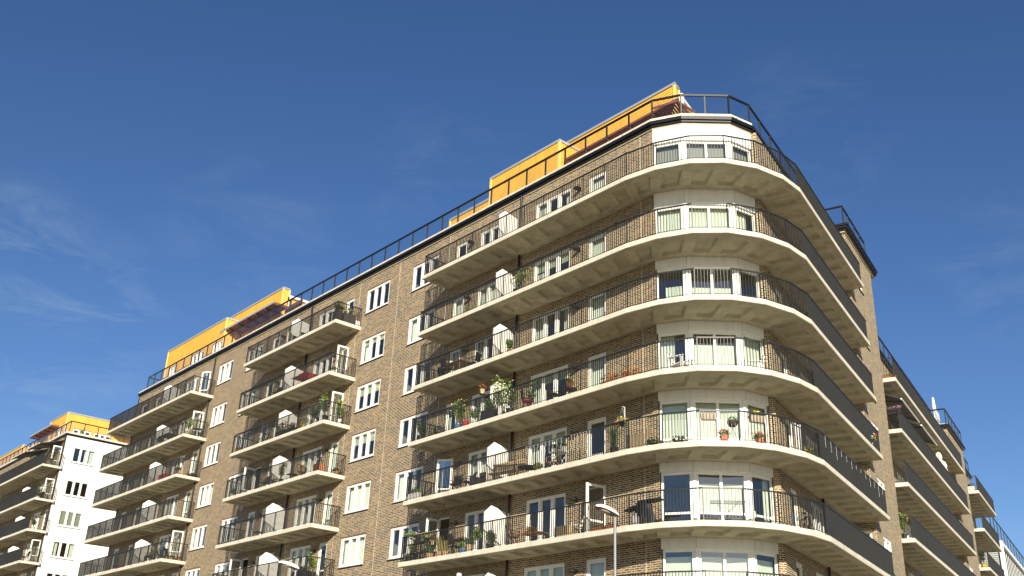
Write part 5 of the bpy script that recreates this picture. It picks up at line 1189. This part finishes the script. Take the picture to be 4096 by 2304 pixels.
person('person with grey hair and blue shirt sitting sideways, fifth left balcony', (-69.15, 27.72, ZT[E_]+0.05), -1.2, 'blue_glaze', 'grey_cloth', 'grey_cloth')
chair('dark wicker chair under person in yellow, fifth left balcony', 0, 0, E_, -0.5, seat='dark_wicker', xyz=(-70.55, 27.66, ZT[E_]-0.03)); chair('dark wicker chair under person in blue, fifth left balcony', 0, 0, E_, -1.2, seat='dark_wicker', xyz=(-69.15, 27.75, ZT[E_]+0.0))
# ---- right wing
def rplant(label, s, off, lv, **k): x, y = RP(s, off); return potted(label, x, y, lv, rz=1.88, **k)
rplant('brownish shrub rising above right end of the third corner balcony', 10.2, 0.5, C_+1, pot='black_pot', pr=0.2, ph=0.4, leaf='straw', shape='tall', w=0.4, h=1.25)
rplant('green plant showing through rail near right end, third corner balcony', 10.4, 0.35, C_, pot='black_pot', pr=0.2, ph=0.3, leaf='leaf', shape='tall', w=0.3, h=0.9)
rplant('red and white flowers through rail, right end of fourth corner balcony', 9.4, 0.2, D_, pot='white_pot', pr=0.15, ph=0.2, leaf='leaf_bright', shape='bush', w=0.3, h=0.4, fl=['red_flower', 'white_flower'], nf=8)
rplant('bright leaves over right-hand rail, fifth corner balcony, left clump', 5.0, 0.3, E_, pot='black_pot', pr=0.15, ph=0.8, leaf='leaf_bright', shape='bush', w=0.25, h=0.45)
rplant('bright leaves over right-hand rail, fifth corner balcony, right clump', 6.9, 0.3, E_, pot='black_pot', pr=0.15, ph=0.8, leaf='leaf_bright', shape='bush', w=0.22, h=0.42)
rplant('pink flower box on end rail below the awnings, right wing', 17.1, 0.45, C_, pot='black_pot', ph=0.2, leaf='leaf', shape='bush', box=(0.25, 0.9), w=0.2, h=0.2, fl=['pink_flower', 'violet_flower'], nf=34, dz=0.95)
rplant('orange wooden-looking pot group on topmost right-wing balcony end', 17.2, 0.35, B_, pot='terracotta', ph=0.2, leaf='straw', shape='bush', box=(0.3, 0.6), w=0.2, h=0.2)
rplant('yellow-green climber on balcony end, lowest clear right-wing balcony', 17.1, 0.55, E_, pot='black_pot', pr=0.14, ph=0.3, leaf='leaf_bright', shape='tall', w=0.25, h=1.0, fl=['yellow_flower'], nf=16)
rplant('yellow pot with dark green shrub, far right end balcony', 45.8, 0.4, D_, pot='yellow_pot', pr=0.2, ph=0.3, leaf='leaf_dark', shape='tall', w=0.4, h=1.0)
rplant('white tub with dark plant on top far right balcony', 45.9, 0.5, B_, pot='white_pot', ph=0.4, leaf='leaf_dark', shape='bush', box=(0.5, 0.5), w=0.25, h=0.25)
for (l, s, h0) in (('closed cream parasol further left on right wing, tall', 30.6, 2.15), ('closed cream parasol further right on right wing, lower', 32.2, 1.95)):
    x, y = RP(s, 0.35); t = thing('closed_parasol', l, 'parasol', (x, y, ZT[C_]), 0); mb = MB(); mb.tube((0, 0, 0), (0, 0, h0+0.05), 0.02, n=8); mb.build('pole', 'pale_wood', t)
    mb = MB(); k0 = 0; prf = [(0.10, h0-1.25), (0.26, h0-1.15), (0.24, h0-0.7), (0.15, h0-0.45), (0.19, h0-0.3), (0.12, h0-0.05), (0.02, h0+0.04)]
    for (r_, z_) in prf:
        for i in range(20): th = 6.2832*i/20; f_ = 1+0.16*math.sin(5*th+z_*3); mb.v.append((r_*f_*math.cos(th), r_*f_*math.sin(th), z_))
    for j in range(len(prf)-1):
        for i in range(20): i2 = (i+1) % 20; mb.f.append((j*20+i, j*20+i2, (j+1)*20+i2, (j+1)*20+i)); mb.m.append(0)
    mb.build('canopy', 'cream_cloth', t)
x, y = RP(S2E+0.9, 1.5); t = thing('closed_parasol', 'closed pale parasol on the far roof terrace', 'parasol', (x, y, ROOF2+0.2)); mb = MB(); mb.tube((0, 0, 0), (0, 0, 2.4), 0.02, n=8); mb.build('pole', 'grey_metal', t); mb = MB(); mb.lathe((0, 0, 0.9), [(0.05, 0), (0.13, 0.1), (0.13, 0.8), (0.09, 1.5), (0.05, 1.62), (0, 1.63)], 14); mb.build('canopy', 'cream_cloth', t)
# ---- further-left block
potted('green climber before open door, second balcony of further-left block', -100.4, 27.5, B_, 'white_pot', 0.18, 0.3, 'leaf_bright', 'tall', 0.5, 0.95)
simple('dark_garden_sofa', 'dark rounded sofa, second balcony of further-left block', 'sofa', (-100.9, 27.7, ZT[B_]), 0, ['dark_wicker'], sofa)
chair('dark chair at balcony end, fourth balcony of further-left block', -99.9, 27.5, D_, -0.6, seat='dark_wicker'); table('dark stool table, fourth balcony of further-left block', -100.8, 27.5, D_, 0.5, 0.5, 0.5, 'black_metal')
table('small wooden table under awning, top balcony of further-left block', -100.2, 27.8, A_, 1.0, 0.6, 0.7, 'wood'); potted('small green plant at balcony end, third balcony of further-left block', -99.9, 27.6, C_, 'white_pot', 0.16, 0.3, 'leaf', 'tall', 0.35, 0.6)
potted('spiky green plant behind glass on roof terrace of further-left block', -100.5, 30.2, A_, 'white_pot', 0.18, 0.4, 'leaf_bright', 'strap', 0.3, 0.6, dz=ROOF+0.2-ZT[0])
# ---------------------------------------------------------------- street lamps in front
mat('lamp_shell', (0.42, 0.36, 0.30), 0.6)
def street_lamp(label, x, y, h, rz):
    t = thing('street_lamp', label, 'street lamp', (x, y, 0), rz, 'street lamps in front of the brick block')
    mb = MB(); mb.tube((0, 0, 0), (0, 0, 0.9), 0.06, n=16); mb.tube((0, 0, 0.9), (0, 0, h), 0.036, 0.029, n=16); mb.build('pole', 'grey_metal', t, smooth=False)
    hb = MB(); ub = MB(); N = 16; rings = []
    prof = [(-0.09, 0.03, 0.03), (-0.06, 0.07, 0.08), (0.05, 0.11, 0.115), (0.22, 0.135, 0.125), (0.40, 0.13, 0.105), (0.52, 0.09, 0.06), (0.57, 0.02, 0.015)]
    for (x_, w_, t_) in prof: rings.append([(x_, w_*math.cos(math.pi*i/(N-1)), h+0.035+0.18*max(0, x_)+t_*math.sin(math.pi*i/(N-1))) for i in range(N)])
    for a, b in zip(rings, rings[1:]):
        for i in range(N-1): hb.poly([a[i], a[i+1], b[i+1], b[i]])
        ub.poly([a[0], b[0], b[-1], a[-1]])
    H = hb.build('lamp_head', 'white_paint', t, smooth=True); ub.build('underside', 'lamp_shell', H)
    gb = MB(); c = (0.30, 0, h+0.035+0.054)
    k = [(0.0, -0.045), (0.06, -0.036), (0.09, -0.018), (0.098, 0.0)]
    for (r_, z_) in k:
        for i in range(20): th = 6.2832*i/20; gb.v.append((c[0]+r_*1.55*math.cos(th), c[1]+r_*0.95*math.sin(th), c[2]+z_+0.18*r_*1.55*math.cos(th)))
    for j in range(len(k)-1):
        for i in range(20): i2 = (i+1) % 20; gb.f.append((j*20+i, (j+1)*20+i, (j+1)*20+i2, j*20+i2)); gb.m.append(0)
    gb.build('lamp_glass', 'lamp_glass', H, smooth=True)
    return t
mat('lamp_shell', (0.42, 0.36, 0.30), 0.6)
street_lamp('nearer street lamp on grey pole with white oval head', -14.486, 15.204, 5.83, rad(-90))
street_lamp('farther street lamp whose head alone shows at lower left', -25.39, 14.01, 5.55, rad(-90))
t = thing('flagpole', 'white pole top with rounded cap at the bottom edge', 'pole', (-14.227, 11.026, 0))
mb = MB(); mb.lathe((0, 0, 0), [(0.055, 0), (0.045, 2.0), (0.041, 4.10)], 20); mb.build('pole', 'white_paint', t, smooth=True)
mb = MB(); mb.lathe((0, 0, 4.10), [(0.041, 0), (0.046, 0.002), (0.046, 0.045), (0.040, 0.062), (0.02, 0.07), (0, 0.071)], 20); mb.build('cap', 'white_paint', t, smooth=True)
